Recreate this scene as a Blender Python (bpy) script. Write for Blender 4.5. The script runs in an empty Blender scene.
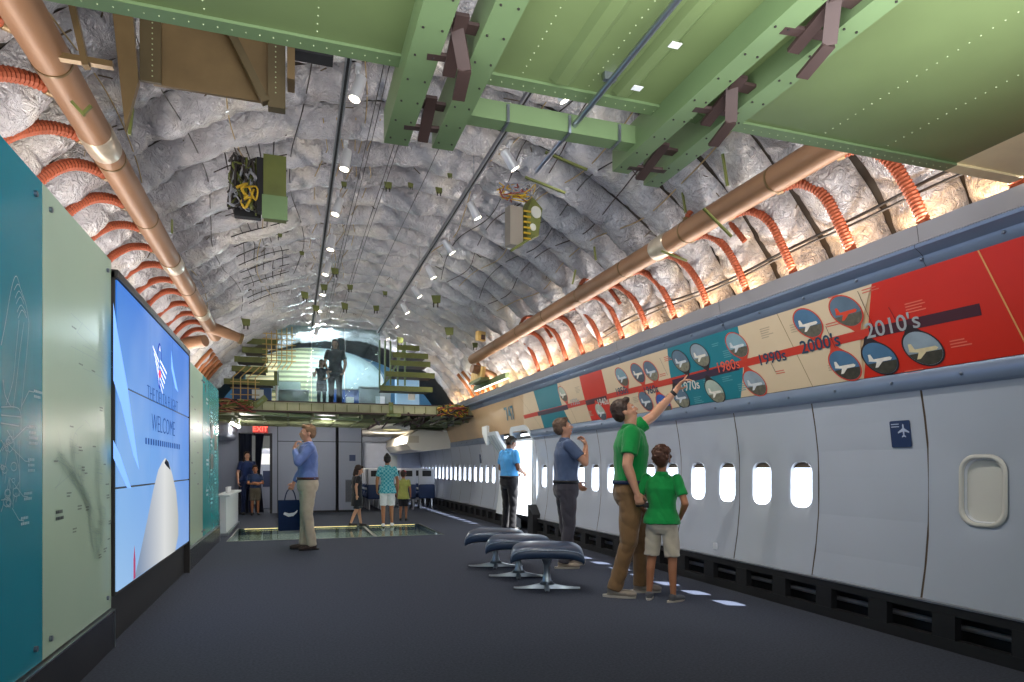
import bpy, math, random
from mathutils import Vector, Matrix, noise
random.seed(7)
R = math.radians; PI = math.pi
COL = bpy.context.scene.collection
# ------------------------------------------------------------------ camera geometry
F = 660.0; TH = R(18.36); S_, C_ = math.sin(TH), math.cos(TH); EYE = 1.18
def ray(px, py):
    u = (px-512)/F; v = (467-py)/F
    return (S_+u*C_, C_-u*S_, v)
def onX(px, py, X):
    d = ray(px, py); t = X/d[0]; return Vector((X, d[1]*t, EYE+d[2]*t))
def onY(px, py, Y):
    d = ray(px, py); t = Y/d[1]; return Vector((d[0]*t, Y, EYE+d[2]*t))
def onZ(px, py, Z):
    d = ray(px, py); t = (Z-EYE)/d[2]; return Vector((d[0]*t, d[1]*t, Z))
# ------------------------------------------------------------------ materials
def lin(h):
    h = h.lstrip('#'); out = []
    for i in (0, 2, 4):
        c = int(h[i:i+2], 16)/255
        out.append(c/12.92 if c <= .04045 else ((c+.055)/1.055)**2.4)
    return tuple(out)+(1,)
MC = {}
def mat(name, col, rough=.5, metal=0, var=0, vscale=5, bump=0, bscale=40, bdist=.01, emit=0, stretch=None, spec=.5, alpha=None, sheen=0):
    if name in MC: return MC[name]
    m = bpy.data.materials.new(name); m.use_nodes = True
    nt = m.node_tree; b = nt.nodes['Principled BSDF']
    c = lin(col)
    b.inputs['Base Color'].default_value = c
    b.inputs['Roughness'].default_value = rough; b.inputs['Metallic'].default_value = metal
    b.inputs['Specular IOR Level'].default_value = spec
    if sheen: b.inputs['Sheen Weight'].default_value = sheen
    tc = nt.nodes.new('ShaderNodeTexCoord'); src = tc.outputs['Object']
    if stretch:
        mp = nt.nodes.new('ShaderNodeMapping'); mp.inputs['Scale'].default_value = stretch
        nt.links.new(src, mp.inputs['Vector']); src = mp.outputs['Vector']
    if var:
        n = nt.nodes.new('ShaderNodeTexNoise'); n.inputs['Scale'].default_value = vscale; n.inputs['Detail'].default_value = 5
        nt.links.new(src, n.inputs['Vector'])
        r = nt.nodes.new('ShaderNodeValToRGB')
        r.color_ramp.elements[0].position = .3; r.color_ramp.elements[1].position = .7
        r.color_ramp.elements[0].color = tuple(max(0, x*(1-var)) for x in c[:3])+(1,)
        r.color_ramp.elements[1].color = tuple(min(1, x*(1+var)) for x in c[:3])+(1,)
        nt.links.new(n.outputs['Fac'], r.inputs['Fac']); nt.links.new(r.outputs['Color'], b.inputs['Base Color'])
        if emit: nt.links.new(r.outputs['Color'], b.inputs['Emission Color'])
    if bump:
        n2 = nt.nodes.new('ShaderNodeTexNoise'); n2.inputs['Scale'].default_value = bscale; n2.inputs['Detail'].default_value = 4
        nt.links.new(src, n2.inputs['Vector'])
        bp = nt.nodes.new('ShaderNodeBump'); bp.inputs['Strength'].default_value = bump; bp.inputs['Distance'].default_value = bdist
        nt.links.new(n2.outputs['Fac'], bp.inputs['Height']); nt.links.new(bp.outputs['Normal'], b.inputs['Normal'])
    if emit:
        if not var: b.inputs['Emission Color'].default_value = c
        b.inputs['Emission Strength'].default_value = emit
    MC[name] = m
    return m
def glass(name, col, a=.12, rough=.02):
    if name in MC: return MC[name]
    m = bpy.data.materials.new(name); m.use_nodes = True; nt = m.node_tree
    for n in list(nt.nodes): nt.nodes.remove(n)
    o = nt.nodes.new('ShaderNodeOutputMaterial'); mx = nt.nodes.new('ShaderNodeMixShader')
    t = nt.nodes.new('ShaderNodeBsdfTransparent'); t.inputs['Color'].default_value = lin(col)
    g = nt.nodes.new('ShaderNodeBsdfGlossy'); g.inputs['Roughness'].default_value = rough
    g.inputs['Color'].default_value = lin(col)
    mx.inputs['Fac'].default_value = a
    nt.links.new(t.outputs[0], mx.inputs[1]); nt.links.new(g.outputs[0], mx.inputs[2]); nt.links.new(mx.outputs[0], o.inputs['Surface'])
    MC[name] = m
    return m
# ------------------------------------------------------------------ object helpers
def tag(o, label=None, cat=None, group=None, kind=None):
    if label: o['label'] = label
    if cat: o['category'] = cat
    if group: o['group'] = group
    if kind: o['kind'] = kind
    return o
def empty(name, loc=(0, 0, 0), label=None, cat=None, group=None, rz=0, kind=None):
    o = bpy.data.objects.new(name, None); COL.objects.link(o)
    o.location = loc; o.rotation_euler = (0, 0, rz); o.empty_display_size = .05
    return tag(o, label, cat, group, kind)
def copy_tree(o, parent=None):
    c = o.copy(); COL.objects.link(c); c.parent = parent
    for ch in list(o.children): copy_tree(ch, c)
    return c
def frame_of(d):
    d = Vector(d).normalized(); up = Vector((0, 0, 1)) if abs(d.z) < .95 else Vector((1, 0, 0))
    a = d.cross(up).normalized(); b = a.cross(d).normalized(); return d, a, b
class MB:
    def __init__(s): s.v = []; s.f = []; s.mi = []; s.cur = 0
    def add(s, vs, fs, M=None):
        n = len(s.v)
        s.v += [tuple(M @ Vector(v)) if M else tuple(v) for v in vs]
        s.f += [tuple(i+n for i in f) for f in fs]; s.mi += [s.cur]*len(fs); return s
    def quad(s, a, b, c, d): return s.add([a, b, c, d], [(0, 1, 2, 3)])
    def poly(s, pts): return s.add(pts, [tuple(range(len(pts)))])
    def box(s, c, d, M=None, rot=None):
        x, y, z = [k/2 for k in d]
        vs = [Vector((i*x, j*y, k*z)) for i in (-1, 1) for j in (-1, 1) for k in (-1, 1)]
        if rot is not None: vs = [rot @ v for v in vs]
        vs = [v+Vector(c) for v in vs]
        return s.add(vs, [(0, 1, 3, 2), (4, 6, 7, 5), (0, 4, 5, 1), (2, 3, 7, 6), (0, 2, 6, 4), (1, 5, 7, 3)], M)
    def bbox(s, lo, hi, M=None):
        return s.box([(a+b)/2 for a, b in zip(lo, hi)], [abs(b-a) for a, b in zip(lo, hi)], M)
    def rbox(s, c, d, r=.02, seg=3, M=None):      # box with rounded corners in all directions
        x, y, z = [max(k/2-r, 0) for k in d]; n = 4*seg; vs = []; fs = []
        for i in range(2*seg+2):
            th = -PI/2+PI*(i if i <= seg else i-1)/(2*seg); zz = z if i > seg else -z
            for j in range(4):
                for k in range(seg+1):
                    ph = PI/2*(j+k/seg)
                    sx = 1 if j in (0, 3) else -1; sy = 1 if j in (0, 1) else -1
                    vs.append((c[0]+sx*x+r*math.cos(th)*math.cos(ph), c[1]+sy*y+r*math.cos(th)*math.sin(ph), c[2]+zz+r*math.sin(th)))
        m = 4*(seg+1)
        for i in range(2*seg+1):
            for j in range(m): fs.append((i*m+j, i*m+(j+1) % m, (i+1)*m+(j+1) % m, (i+1)*m+j))
        fs.append(tuple(range(m))[::-1]); fs.append(tuple((2*seg+1)*m+j for j in range(m)))
        return s.add(vs, fs, M)
    def tube(s, pts, r, n=8, cap=True, M=None):
        pts = [Vector(p) for p in pts]; rs = r if isinstance(r, (list, tuple)) else [r]*len(pts)
        vs = []; fs = []; d0, a, b = frame_of(pts[1]-pts[0])
        for i, p in enumerate(pts):
            d = (pts[min(i+1, len(pts)-1)]-pts[max(i-1, 0)]).normalized()
            a = (a-d*a.dot(d)).normalized(); b = a.cross(d)
            for k in range(n):
                t = 2*PI*k/n; vs.append(p+a*math.cos(t)*rs[i]+b*math.sin(t)*rs[i])
        for i in range(len(pts)-1):
            for k in range(n): fs.append((i*n+k, i*n+(k+1) % n, (i+1)*n+(k+1) % n, (i+1)*n+k))
        if cap: fs.append(tuple(range(n))[::-1]); fs.append(tuple((len(pts)-1)*n+k for k in range(n)))
        return s.add(vs, fs, M)
    def bar(s, a, b, w, h=None):
        a = Vector(a); b = Vector(b); h = h or w; d, x, y = frame_of(b-a)
        vs = [p+x*i*w/2+y*j*h/2 for p in (a, b) for i, j in ((-1, -1), (1, -1), (1, 1), (-1, 1))]
        return s.add(vs, [(3, 2, 1, 0), (4, 5, 6, 7), (0, 1, 5, 4), (1, 2, 6, 5), (2, 3, 7, 6), (3, 0, 4, 7)])
    def loft(s, rings, cap=True, M=None):
        n = len(rings[0]); vs = [p for r in rings for p in r]; fs = []
        for i in range(len(rings)-1):
            for k in range(n): fs.append((i*n+k, i*n+(k+1) % n, (i+1)*n+(k+1) % n, (i+1)*n+k))
        if cap: fs.append(tuple(range(n))[::-1]); fs.append(tuple((len(rings)-1)*n+k for k in range(n)))
        return s.add(vs, fs, M)
    def ell(s, c, r, rot=None, n=12, m=9, M=None):
        vs = []; fs = []; c = Vector(c)
        for i in range(1, m):
            th = PI*i/m
            for j in range(n):
                ph = 2*PI*j/n
                v = Vector((r[0]*math.sin(th)*math.cos(ph), r[1]*math.sin(th)*math.sin(ph), r[2]*math.cos(th)))
                vs.append(c+(rot @ v if rot else v))
        for i in range(m-2):
            for j in range(n): fs.append((i*n+j, (i+1)*n+j, (i+1)*n+(j+1) % n, i*n+(j+1) % n))
        t = Vector((0, 0, r[2])); b_ = -t
        if rot: t = rot @ t; b_ = rot @ b_
        k = len(vs); vs += [c+t, c+b_]
        for j in range(n):
            fs.append((k, j, (j+1) % n)); fs.append((k+1, (m-2)*n+(j+1) % n, (m-2)*n+j))
        return s.add(vs, fs, M)
    def extrude(s, pts, off, M=None):      # pts polygon, off vector
        n = len(pts); pts = [Vector(p) for p in pts]; off = Vector(off)
        vs = pts+[p+off for p in pts]
        fs = [tuple(range(n))[::-1], tuple(range(n, 2*n))]+[(i, (i+1) % n, n+(i+1) % n, n+i) for i in range(n)]
        return s.add(vs, fs, M)
    def build(s, name, m, parent=None, smooth=False, origin=None, **tg):
        me = bpy.data.meshes.new(name)
        if origin is not None:
            o3 = Vector(origin); vs = [tuple(Vector(v)-o3) for v in s.v]
        else: vs = s.v
        me.from_pydata(vs, [], s.f); 
        ms = m if isinstance(m, (list, tuple)) else [m]
        for q in ms: me.materials.append(q)
        if len(ms) > 1: me.polygons.foreach_set('material_index', s.mi)
        if smooth:
            me.polygons.foreach_set('use_smooth', [True]*len(me.polygons))
            if smooth != 'all':
                try: me.set_sharp_from_angle(angle=R(40))
                except Exception: pass
        me.update(); me.validate()
        o = bpy.data.objects.new(name, me); COL.objects.link(o)
        if parent: o.parent = parent
        if origin is not None: o.location = origin
        return tag(o, **tg)
def struct(mb, name, m, parent=None, smooth=False):
    o = mb.build(name, m, parent, smooth)
    if parent is None: o['kind'] = 'structure'
    return o
def rrect(w, h, r, n=6):      # rounded rectangle, 4*(n+1) points ccw from +x side
    out = []
    for j, (sx, sy) in enumerate(((1, 1), (-1, 1), (-1, -1), (1, -1))):
        for k in range(n+1):
            a = PI/2*(j+k/n); out.append((sx*(w/2-r)+r*math.cos(a), sy*(h/2-r)+r*math.sin(a)))
    return out
def text(body, size, o, right, up, m, parent, name='lettering', align='CENTER', sx=1, thick=.0006, spacing=1, off=0):
    cu = bpy.data.curves.new(name, 'FONT'); cu.body = body; cu.size = size; cu.align_x = align; cu.align_y = 'CENTER'
    cu.extrude = thick; cu.offset = off; cu.space_character = spacing; cu.resolution_u = 3
    tmp = bpy.data.objects.new('t', cu); COL.objects.link(tmp)
    bpy.context.view_layer.update()
    me = bpy.data.meshes.new_from_object(tmp.evaluated_get(bpy.context.evaluated_depsgraph_get()))
    bpy.data.objects.remove(tmp)
    r = Vector(right).normalized(); u = Vector(up).normalized(); n = r.cross(u)
    Mx = Matrix(((r.x*sx, u.x, n.x, o[0]), (r.y*sx, u.y, n.y, o[1]), (r.z*sx, u.z, n.z, o[2]), (0, 0, 0, 1)))
    me.transform(Mx); me.materials.clear(); me.materials.append(m)
    ob = bpy.data.objects.new(name, me); COL.objects.link(ob); ob.parent = parent
    return ob
def lamp(kind, name, loc, energy, color=(1, 1, 1), size=None, size_y=None, target=None, spot=None, blend=.6, rad=.05):
    l = bpy.data.lights.new(name, kind); l.energy = energy; l.color = color
    if kind == 'AREA':
        l.shape = 'RECTANGLE'; l.size = size; l.size_y = size_y or size
    elif kind == 'SPOT': l.spot_size = R(spot); l.spot_blend = blend; l.shadow_soft_size = rad
    elif kind == 'POINT': l.shadow_soft_size = rad
    o = bpy.data.objects.new(name, l); COL.objects.link(o); o.location = loc
    if target is not None:
        o.rotation_euler = (Vector(target)-Vector(loc)).to_track_quat('-Z', 'Y').to_euler()
    return o
# ------------------------------------------------------------------ common materials
WHITE = mat('lining_white', '#b2bac8', .38, var=.04, vscale=1.2)
CARPET = mat('carpet', '#454a57', .95, var=.22, vscale=60, bump=.5, bscale=300, bdist=.004, spec=.1)
BLACK = mat('black_matte', '#17181b', .6, var=.2, vscale=8)
RAIL = mat('blue_grey_rail', '#7d8da6', .32, metal=.35, var=.06, vscale=3)
GREYF = mat('grey_ledge', '#8f8e93', .5, var=.06, vscale=2)
ALU = mat('aluminium', '#b9bcc0', .28, metal=.9)
STEEL = mat('steel', '#9aa0a8', .3, metal=.9, var=.05)
GREEN = mat('green_primer', '#66764b', .42, metal=.0, var=.16, vscale=1.6)
GREENB = mat('green_beam', '#6a8058', .42, metal=.1, var=.1, vscale=3)
OLIVE = mat('olive_primer', '#626a33', .5, var=.15, vscale=6)
BROWN = mat('brown_bracket', '#40302c', .55, metal=.2, var=.15, vscale=9)
BRONZE = mat('bronze_skin', '#746040', .38, metal=.45, var=.2, vscale=4)
DUCT = mat('duct_wrap', '#8d6a4e', .48, metal=.1, var=.22, vscale=3, bump=.2, bscale=14, stretch=(1, .3, 1))
TAPE = mat('duct_tape', '#b5aa98', .35, metal=.4, var=.15, vscale=12)
HOSE = mat('orange_hose', '#9a4a2a', .6, var=.18, vscale=9)
DARKWIRE = mat('dark_wire', '#2a2522', .5)
TANWIRE = mat('tan_wire', '#a59063', .6)
NAVY = mat('navy', '#1c2a4a', .6, var=.1)
SIGNBLUE = mat('sign_blue', '#24375f', .4)
PAPER = mat('white_print', '#eef0f2', .5)
TEAL = mat('panel_teal', '#0b8ba2', .22, var=.05, vscale=1)
SAGE = mat('panel_sage', '#b6d0b8', .25, var=.04, vscale=1)
CREAM = mat('band_cream', '#d8c4a6', .35, var=.04, vscale=1.5)
BRED = mat('band_red', '#cc2c18', .32, var=.06, vscale=1.5)
BTEAL = mat('band_teal', '#1b7c8d', .35, var=.05, vscale=2)
BARRED = mat('bar_red', '#c63a2a', .4)
BARDARK = mat('bar_maroon', '#47222c', .4)
# ================================================================== SETTING
YN, YF = -3.0, 22.6          # near and far end
X0, CA, CZ0, CB = 1.08, 3.30, 1.75, 2.72
def cpt(phi, y, off=0):      # point on the ceiling arch, phi from the right side (0) to the left (pi)
    nx, nz = math.cos(phi)/CA, math.sin(phi)/CB; l = math.hypot(nx, nz)
    return Vector((X0+CA*math.cos(phi)-off*nx/l, y, CZ0+CB*math.sin(phi)-off*nz/l))
# floor with the opening of the glass floor
GX0, GX1, GY0, GY1 = -1.0, 2.5, 11.3, 13.6
mb = MB()
for a, b, c, d in ((-2.6, YN, GX0, YF), (GX1, YN, 4.4, YF), (GX0, YN, GX1, GY0), (GX0, GY1, GX1, YF)):
    mb.bbox((a, b, -.12), (c, d, 0))
struct(mb, 'floor', CARPET)
# pit under the glass floor
PIT = mat('pit_green', '#a9ada4', .6, var=.3, vscale=5)
mb = MB(); mb.bbox((GX0-.05, GY0-.05, -1.05), (GX1+.05, GY1+.05, -1.0))
for a, b, c, d in ((GX0-.05, GY0-.05, GX0, GY1+.05), (GX1, GY0-.05, GX1+.05, GY1+.05), (GX0, GY0-.05, GX1, GY0), (GX0, GY1, GX1, GY1+.05)):
    mb.bbox((a, b, -1), (c, d, -.12))
for i in range(6): mb.bbox((GX0, GY0+.2+i*.38, -.9), (GX1, GY0+.26+i*.38, -.72))
struct(mb, 'trim_1', PIT)
PANEG = glass('floor_glass', '#dfe7e6', .42, .06)
FRG = mat('floor_frame', '#6d7570', .35, metal=.7)
GLOW = mat('strip_glow', '#ffe9a0', .5, emit=1.6)
wg = (GX1-GX0)/3
for i in range(3):
    x = GX0+wg*(i+.5)
    t = empty('glass_floor_panel', (x, (GY0+GY1)/2, 0), ['walk-on glass floor panel beside the white barrier, leftmost of three', 'middle walk-on glass floor panel behind the khaki-trousered man', 'walk-on glass floor panel under the girl in the teal shirt, rightmost of three'][i], 'glass floor', 'glass floor panels')
    m = MB(); m.box((0, 0, -.012), (wg-.05, GY1-GY0-.06, .02)); m.build('pane', PANEG, t)
    m = MB()
    for sx in (-1, 1): m.box((sx*(wg/2-.0125), 0, -.02), (.025, GY1-GY0, .05))
    for sy in (-1, 1): m.box((0, sy*(GY1-GY0-.03)/2, -.02), (wg-.05, .03, .05))
    m.build('frame', FRG, t)
    m = MB(); m.box((0, (GY1-GY0)/2-.07, -.004), (wg-.25, .05, .006)); m.build('light_strip', GLOW, t)
# ceiling shell
SHELL = mat('hull_shell', '#3d3833', .7, var=.2, vscale=3)
mb = MB(); n = 60; rings = []
for k, y in enumerate((YN, 6, 12, 15, YF)):
    rings.append([cpt(R(2)+(PI-R(4))*i/n, y) for i in range(n+1)])
for j in range(len(rings)-1):
    for i in range(n): mb.quad(rings[j][i], rings[j][i+1], rings[j+1][i+1], rings[j+1][i])
struct(mb, 'ceiling', SHELL, smooth='all')
# right side wall lining
WPROF = [(0, 4.03), (.28, 4.035), (.5, 4.075), (.8, 4.105), (1.05, 4.11), (1.3, 4.10), (1.55, 4.065), (1.72, 4.03), (2.2, 3.9)]
def xw(z):
    for (a, xa), (b, xb) in zip(WPROF, WPROF[1:]):
        if z <= b: t = (z-a)/(b-a); return xa+(xb-xa)*t
    return WPROF[-1][1]
ZB, ZT = .29, 1.71
WIN = (.25, .39, .09); WZ = 1.03
def cell(mb, y0, y1, hole=None, z0=ZB, z1=ZT, xf=xw, hw=WIN, hz=WZ, sgn=1):
    if hole is None:
        nz = 14
        for i in range(nz):
            a, b = z0+(z1-z0)*i/nz, z0+(z1-z0)*(i+1)/nz
            mb.quad((xf(a), y0, a), (xf(b), y0, b), (xf(b), y1, b), (xf(a), y1, a))
        return
    inner = rrect(hw[0], hw[1], hw[2], 6); N = len(inner); outer = []
    for (a, b) in inner:
        dy = (y1-hole) if a > 0 else (y0-hole); dz = (z1-hz) if b > 0 else (z0-hz)
        t = min(abs(dy/a) if a else 1e9, abs(dz/b) if b else 1e9); outer.append((a*t, b*t))
    # force the four corners
    for c in ((y1-hole, z1-hz), (y0-hole, z1-hz), (y0-hole, z0-hz), (y1-hole, z0-hz)):
        k = min(range(N), key=lambda i: (outer[i][0]-c[0])**2+(outer[i][1]-c[1])**2); outer[k] = c
    K = 9; base = len(mb.v); vs = []
    for k in range(K+1):
        t = (k/K)**1.6
        for (a, b), (c, d) in zip(inner, outer):
            y = hole+a+(c-a)*t; z = hz+b+(d-b)*t
            dep = .012*max(0, 1-t*7)*sgn
            vs.append((xf(z)+dep, y, z))
    fs = [(k*N+i, k*N+(i+1) % N, (k+1)*N+(i+1) % N, (k+1)*N+i) for k in range(K) for i in range(N)]
    mb.add(vs, fs)
PITCH = 1.01; wins = []
walls = []   # (y0, y1, [holes])
y = 4.36
while y < 22:
    walls.append((y, y+PITCH, [y+.21, y+.71])); y += PITCH
DY0, DY1 = 10.95, 12.15
mbw = MB()
def put_panel(y0, y1, holes):
    g = .006
    a, b = y0+g, y1-g
    if not holes: cell(mbw, a, b)
    else:
        hs = sorted(holes); cuts = [a]+[(p+q)/2 for p, q in zip(hs, hs[1:])]+[b]
        for i, h in enumerate(hs): cell(mbw, cuts[i], cuts[i+1], h); wins.append(h)
for y0, y1 in ((-3, -2.7), (-2.7, -1.69), (-1.69, -.68), (-.68, .33), (.33, 1.34), (1.34, 2.35)): put_panel(y0, y1, [])
cell(mbw, 2.36, 3.36, 3.0, hw=(.25, .40, .09)); wclosed = 3.0
put_panel(3.37, 4.36, [])
for y0, y1, hs in walls:
    if y1 < DY0-.1 or y0 > DY1+.1: put_panel(y0, y1, hs)
    else:
        if y0 < DY0: put_panel(y0, DY0, [h for h in hs if h < DY0-.2])
        if y1 > DY1: put_panel(DY1, y1, [h for h in hs if h > DY1+.2])
struct(mbw, 'wall_right', WHITE, smooth='all')
# dark backing seen through the seams + outer skin that keeps the sun out
SEAM = mat('seam_dark', '#5c4c3c', .7)
mb = MB()
for (a, b) in ((4.36, 4.36),): pass
ys = [-2.7+PITCH*i for i in range(6)]+[2.355, 3.365]+[w[0] for w in walls]
for yy in ys:
    if DY0 <= yy <= DY1: continue
    for i in range(14):
        a, b = ZB+(ZT-ZB)*i/14, ZB+(ZT-ZB)*(i+1)/14
        mb.quad((xw(a)+.006, yy-.05, a), (xw(b)+.006, yy-.05, b), (xw(b)+.006, yy+.05, b), (xw(a)+.006, yy+.05, a))
struct(mb, 'trim_2', SEAM)
mb = MB()
mb.quad((4.385, YN, 1.80), (4.385, YF, 1.80), (4.04, YF, 1.70), (4.04, YN, 1.70))
mb.quad((4.04, YN, .29), (4.04, YF, .29), (4.4, YF, .0), (4.4, YN, .0))
struct(mb, 'trim_3', BLACK)
# windows
WFR = mat('window_frame_white', '#dfe3ea', .35)
PANE = glass('window_pane', '#f4f8ff', .06)
SHADE = mat('window_shade', '#d3d2cc', .5)
CLOUD = mat('shade_dark', '#62574a', .6)
def window(n, y, closed=False):
    w, h, r = (WIN if not closed else (.25, .40, .09))
    t = empty('window_%d' % n, (xw(WZ), y, WZ)); t['kind'] = 'structure'
    xf = lambda z: xw(z)-xw(WZ)
    pts = rrect(w, h, r); N = len(pts)
    m = MB(); secs = [(1.0, .011), (.99, .018), (.96, .035), (.94, .042)]
    m.loft([[(xf(WZ+b*s)+d, a*s, b*s) for a, b in pts] for s, d in secs], cap=False)
    m.build('frame', WFR, t, smooth='all')
    m = MB(); s = .955
    if closed:
        m.loft([[(.026, a*.96, b*.96) for a, b in pts], [(.036, a*.96, b*.96) for a, b in pts]]); m.build('window_shade', SHADE, t)
    else:
        m.loft([[(.038, a*s, b*s) for a, b in pts], [(.041, a*s, b*s) for a, b in pts]]); m.build('pane', PANE, t)
        m = MB(); m.extrude([(.028, a*.95, b*.95) for a, b in pts if b > h/2-.05], (.006, 0, 0)); m.build('window_shade', CLOUD, t)
    return t
window(1, wclosed, True)
for i, yv in enumerate(wins): window(i+2, yv)
# raised frame round the closed window
m = MB(); pts = rrect(.29, .44, .1); pi = rrect(.255, .405, .09)
m.loft([[(xw(WZ+b)-.002, wclosed+a, WZ+b) for a, b in rrect(.31, .46, .11)], [(xw(WZ+b)-.014, wclosed+a, WZ+b) for a, b in pts], [(xw(WZ+b)-.012, wclosed+a, WZ+b) for a, b in pi], [(xw(WZ+b)+.01, wclosed+a, WZ+b) for a, b in pi]], cap=False)
struct(m, 'trim_4', SHADE, smooth='all')
# kick panel with openings
mb = MB(); KZ = .285
for (ya, yb) in ((YN, DY0), (DY1, YF)):
    mb.bbox((4.0, ya, .225), (4.05, yb, KZ)); mb.bbox((3.99, ya, 0), (4.05, yb, .075))
    k = ya
    while k < yb-.1:
        mb.bbox((3.995, k, .07), (4.05, min(k+.16, yb), .23)); k += .508
    mb.bbox((4.16, ya, 0), (4.2, yb, KZ))
struct(mb, 'baseboard_right', BLACK)
mb = MB()
for (ya, yb) in ((YN, DY0), (DY1, YF)): mb.bbox((3.992, ya, .283), (4.05, yb, .295))
struct(mb, 'trim_5', ALU)
# pipes glimpsed inside the kick openings
m = MB(); m.tube([(4.12, YN, .14), (4.12, 10.9, .14)], .02); struct(m, 'trim_6', GREYF)
# rails
def rail(name, prof, y0, y1, mt):
    m = MB(); m.loft([[(x, y, z) for x, z in prof] for y in (y0, y1)]); return struct(m, name, mt, smooth=True)
BOLT = mat('bolt_steel', '#7d8896', .3, metal=.8)
def bolts(parent, x, z, ys, nrm=(-1, 0, .2), r=.011):
    b0 = None
    for yy in ys:
        if b0 is None:
            m = MB(); d = Vector(nrm).normalized(); m.tube([(0, 0, 0), d*.01, d*.014], [r, r*.9, r*.4], 8)
            b0 = m.build('bolt', BOLT, parent, smooth=True)
        else: b0 = b0.copy(); COL.objects.link(b0)
        b0.location = (x, yy, z)
BY0, BY1 = -3.0, 17.2
lowp = [(4.04, 1.70), (3.995, 1.705), (3.985, 1.715), (3.975, 1.80), (3.985, 1.828), (4.03, 1.83)]
r1 = rail('trim_7', lowp, BY0, DY0, RAIL); r2 = rail('trim_8', lowp, DY1+.5, BY1, RAIL)
bolts(r1, 3.979, 1.765, [.5+.508*i for i in range(0, 20)]); bolts(r2, 3.979, 1.765, [12.9+.508*i for i in range(8)])
upp = [(3.84, 2.44), (3.795, 2.445), (3.775, 2.47), (3.765, 2.51), (3.73, 2.535), (3.70, 2.55), (3.695, 2.57), (3.72, 2.585), (3.84, 2.585)]
r3 = rail('trim_9', upp, BY0, BY1, RAIL)
bolts(r3, 3.768, 2.49, [.6+.508*i for i in range(0, 32)])
rail('trim_10', [(3.84, 2.583), (3.735, 2.583), (3.715, 2.70), (3.74, 2.71), (4.06, 2.71), (4.06, 2.69), (3.84, 2.69)], BY0, BY1, GREYF)
m = MB()
for yy in [1.1+2.03*i for i in range(8)]:
    pr = upp[1:7]+[(3.735, 2.583), (3.715, 2.70)]
    for (xa, za), (xb, zb) in zip(pr, pr[1:]): m.quad((xa-.0015, yy-.002, za), (xb-.0015, yy-.002, zb), (xb-.0015, yy+.002, zb), (xa-.0015, yy+.002, za))
struct(m, 'trim_11', BLACK)
# left hull side
mb = MB(); n = 16
LW = [(0, -1.86), (.28, -1.88), (.8, -1.94), (1.05, -1.95), (1.5, -1.91), (1.9, -1.95), (2.6, -2.1)]
for (a, xa), (b, xb) in zip(LW, LW[1:]): mb.quad((xa, YN, a), (xa, YF, a), (xb, YF, b), (xb, YN, b))
LGREY = mat('left_lining', '#9ba1b2', .5, var=.05)
struct(mb, 'wall_left', LGREY, smooth='all')
mb = MB(); mb.bbox((-2.4, YN-.05, 0), (4.4, YN, 4.5)); struct(mb, 'wall_rear', GREYF)
mb = MB(); mb.bbox((-2.4, YF, 0), (4.4, YF+.05, 4.5)); struct(mb, 'wall_front', LGREY)
# ------------------------------------------------------------------ insulation blankets
BL = bpy.data.materials.new('blanket_film'); BL.use_nodes = True
nt = BL.node_tree; b = nt.nodes['Principled BSDF']
b.inputs['Roughness'].default_value = .24; b.inputs['Metallic'].default_value = .22; b.inputs['Specular IOR Level'].default_value = .6
tc = nt.nodes.new('ShaderNodeTexCoord')
n1 = nt.nodes.new('ShaderNodeTexNoise'); n1.inputs['Scale'].default_value = 1.7; n1.inputs['Detail'].default_value = 6; n1.inputs['Distortion'].default_value = .6
cr = nt.nodes.new('ShaderNodeValToRGB')
cr.color_ramp.elements[0].position = .32; cr.color_ramp.elements[0].color = lin('#b3b1b4')
cr.color_ramp.elements[1].position = .68; cr.color_ramp.elements[1].color = lin('#e4dfd7')
e = cr.color_ramp.elements.new(.5); e.color = lin('#cbccd2')
nt.links.new(tc.outputs['Object'], n1.inputs['Vector']); nt.links.new(n1.outputs['Fac'], cr.inputs['Fac']); nt.links.new(cr.outputs['Color'], b.inputs['Base Color'])
n2 = nt.nodes.new('ShaderNodeTexNoise'); n2.inputs['Scale'].default_value = 14; n2.inputs['Detail'].default_value = 7; n2.inputs['Distortion'].default_value = 1.6
n3 = nt.nodes.new('ShaderNodeTexVoronoi'); n3.feature = 'DISTANCE_TO_EDGE'; n3.inputs['Scale'].default_value = 8
ds = nt.nodes.new('ShaderNodeMixRGB'); ds.inputs['Fac'].default_value = .25
nt.links.new(tc.outputs['Object'], ds.inputs[1]); nt.links.new(n2.outputs['Color'], ds.inputs[2]); nt.links.new(ds.outputs[0], n3.inputs['Vector'])
nt.links.new(tc.outputs['Object'], n2.inputs['Vector'])
n4 = nt.nodes.new('ShaderNodeTexNoise'); n4.noise_type = 'RIDGED_MULTIFRACTAL'; n4.inputs['Scale'].default_value = 4.5; n4.inputs['Detail'].default_value = 4; n4.inputs['Distortion'].default_value = 1.2
nt.links.new(tc.outputs['Object'], n4.inputs['Vector'])
ma = nt.nodes.new('ShaderNodeMath'); ma.operation = 'ADD'
mu = nt.nodes.new('ShaderNodeMath'); mu.operation = 'MULTIPLY'; mu.inputs[1].default_value = .9
nt.links.new(n3.outputs['Distance'], mu.inputs[0]); nt.links.new(mu.outputs[0], ma.inputs[0]); nt.links.new(n2.outputs['Fac'], ma.inputs[1])
bp = nt.nodes.new('ShaderNodeBump'); bp.inputs['Strength'].default_value = 1.0; bp.inputs['Distance'].default_value = .034
mb2 = nt.nodes.new('ShaderNodeMath'); mb2.operation = 'MULTIPLY_ADD'; mb2.inputs[1].default_value = 1.1
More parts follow.
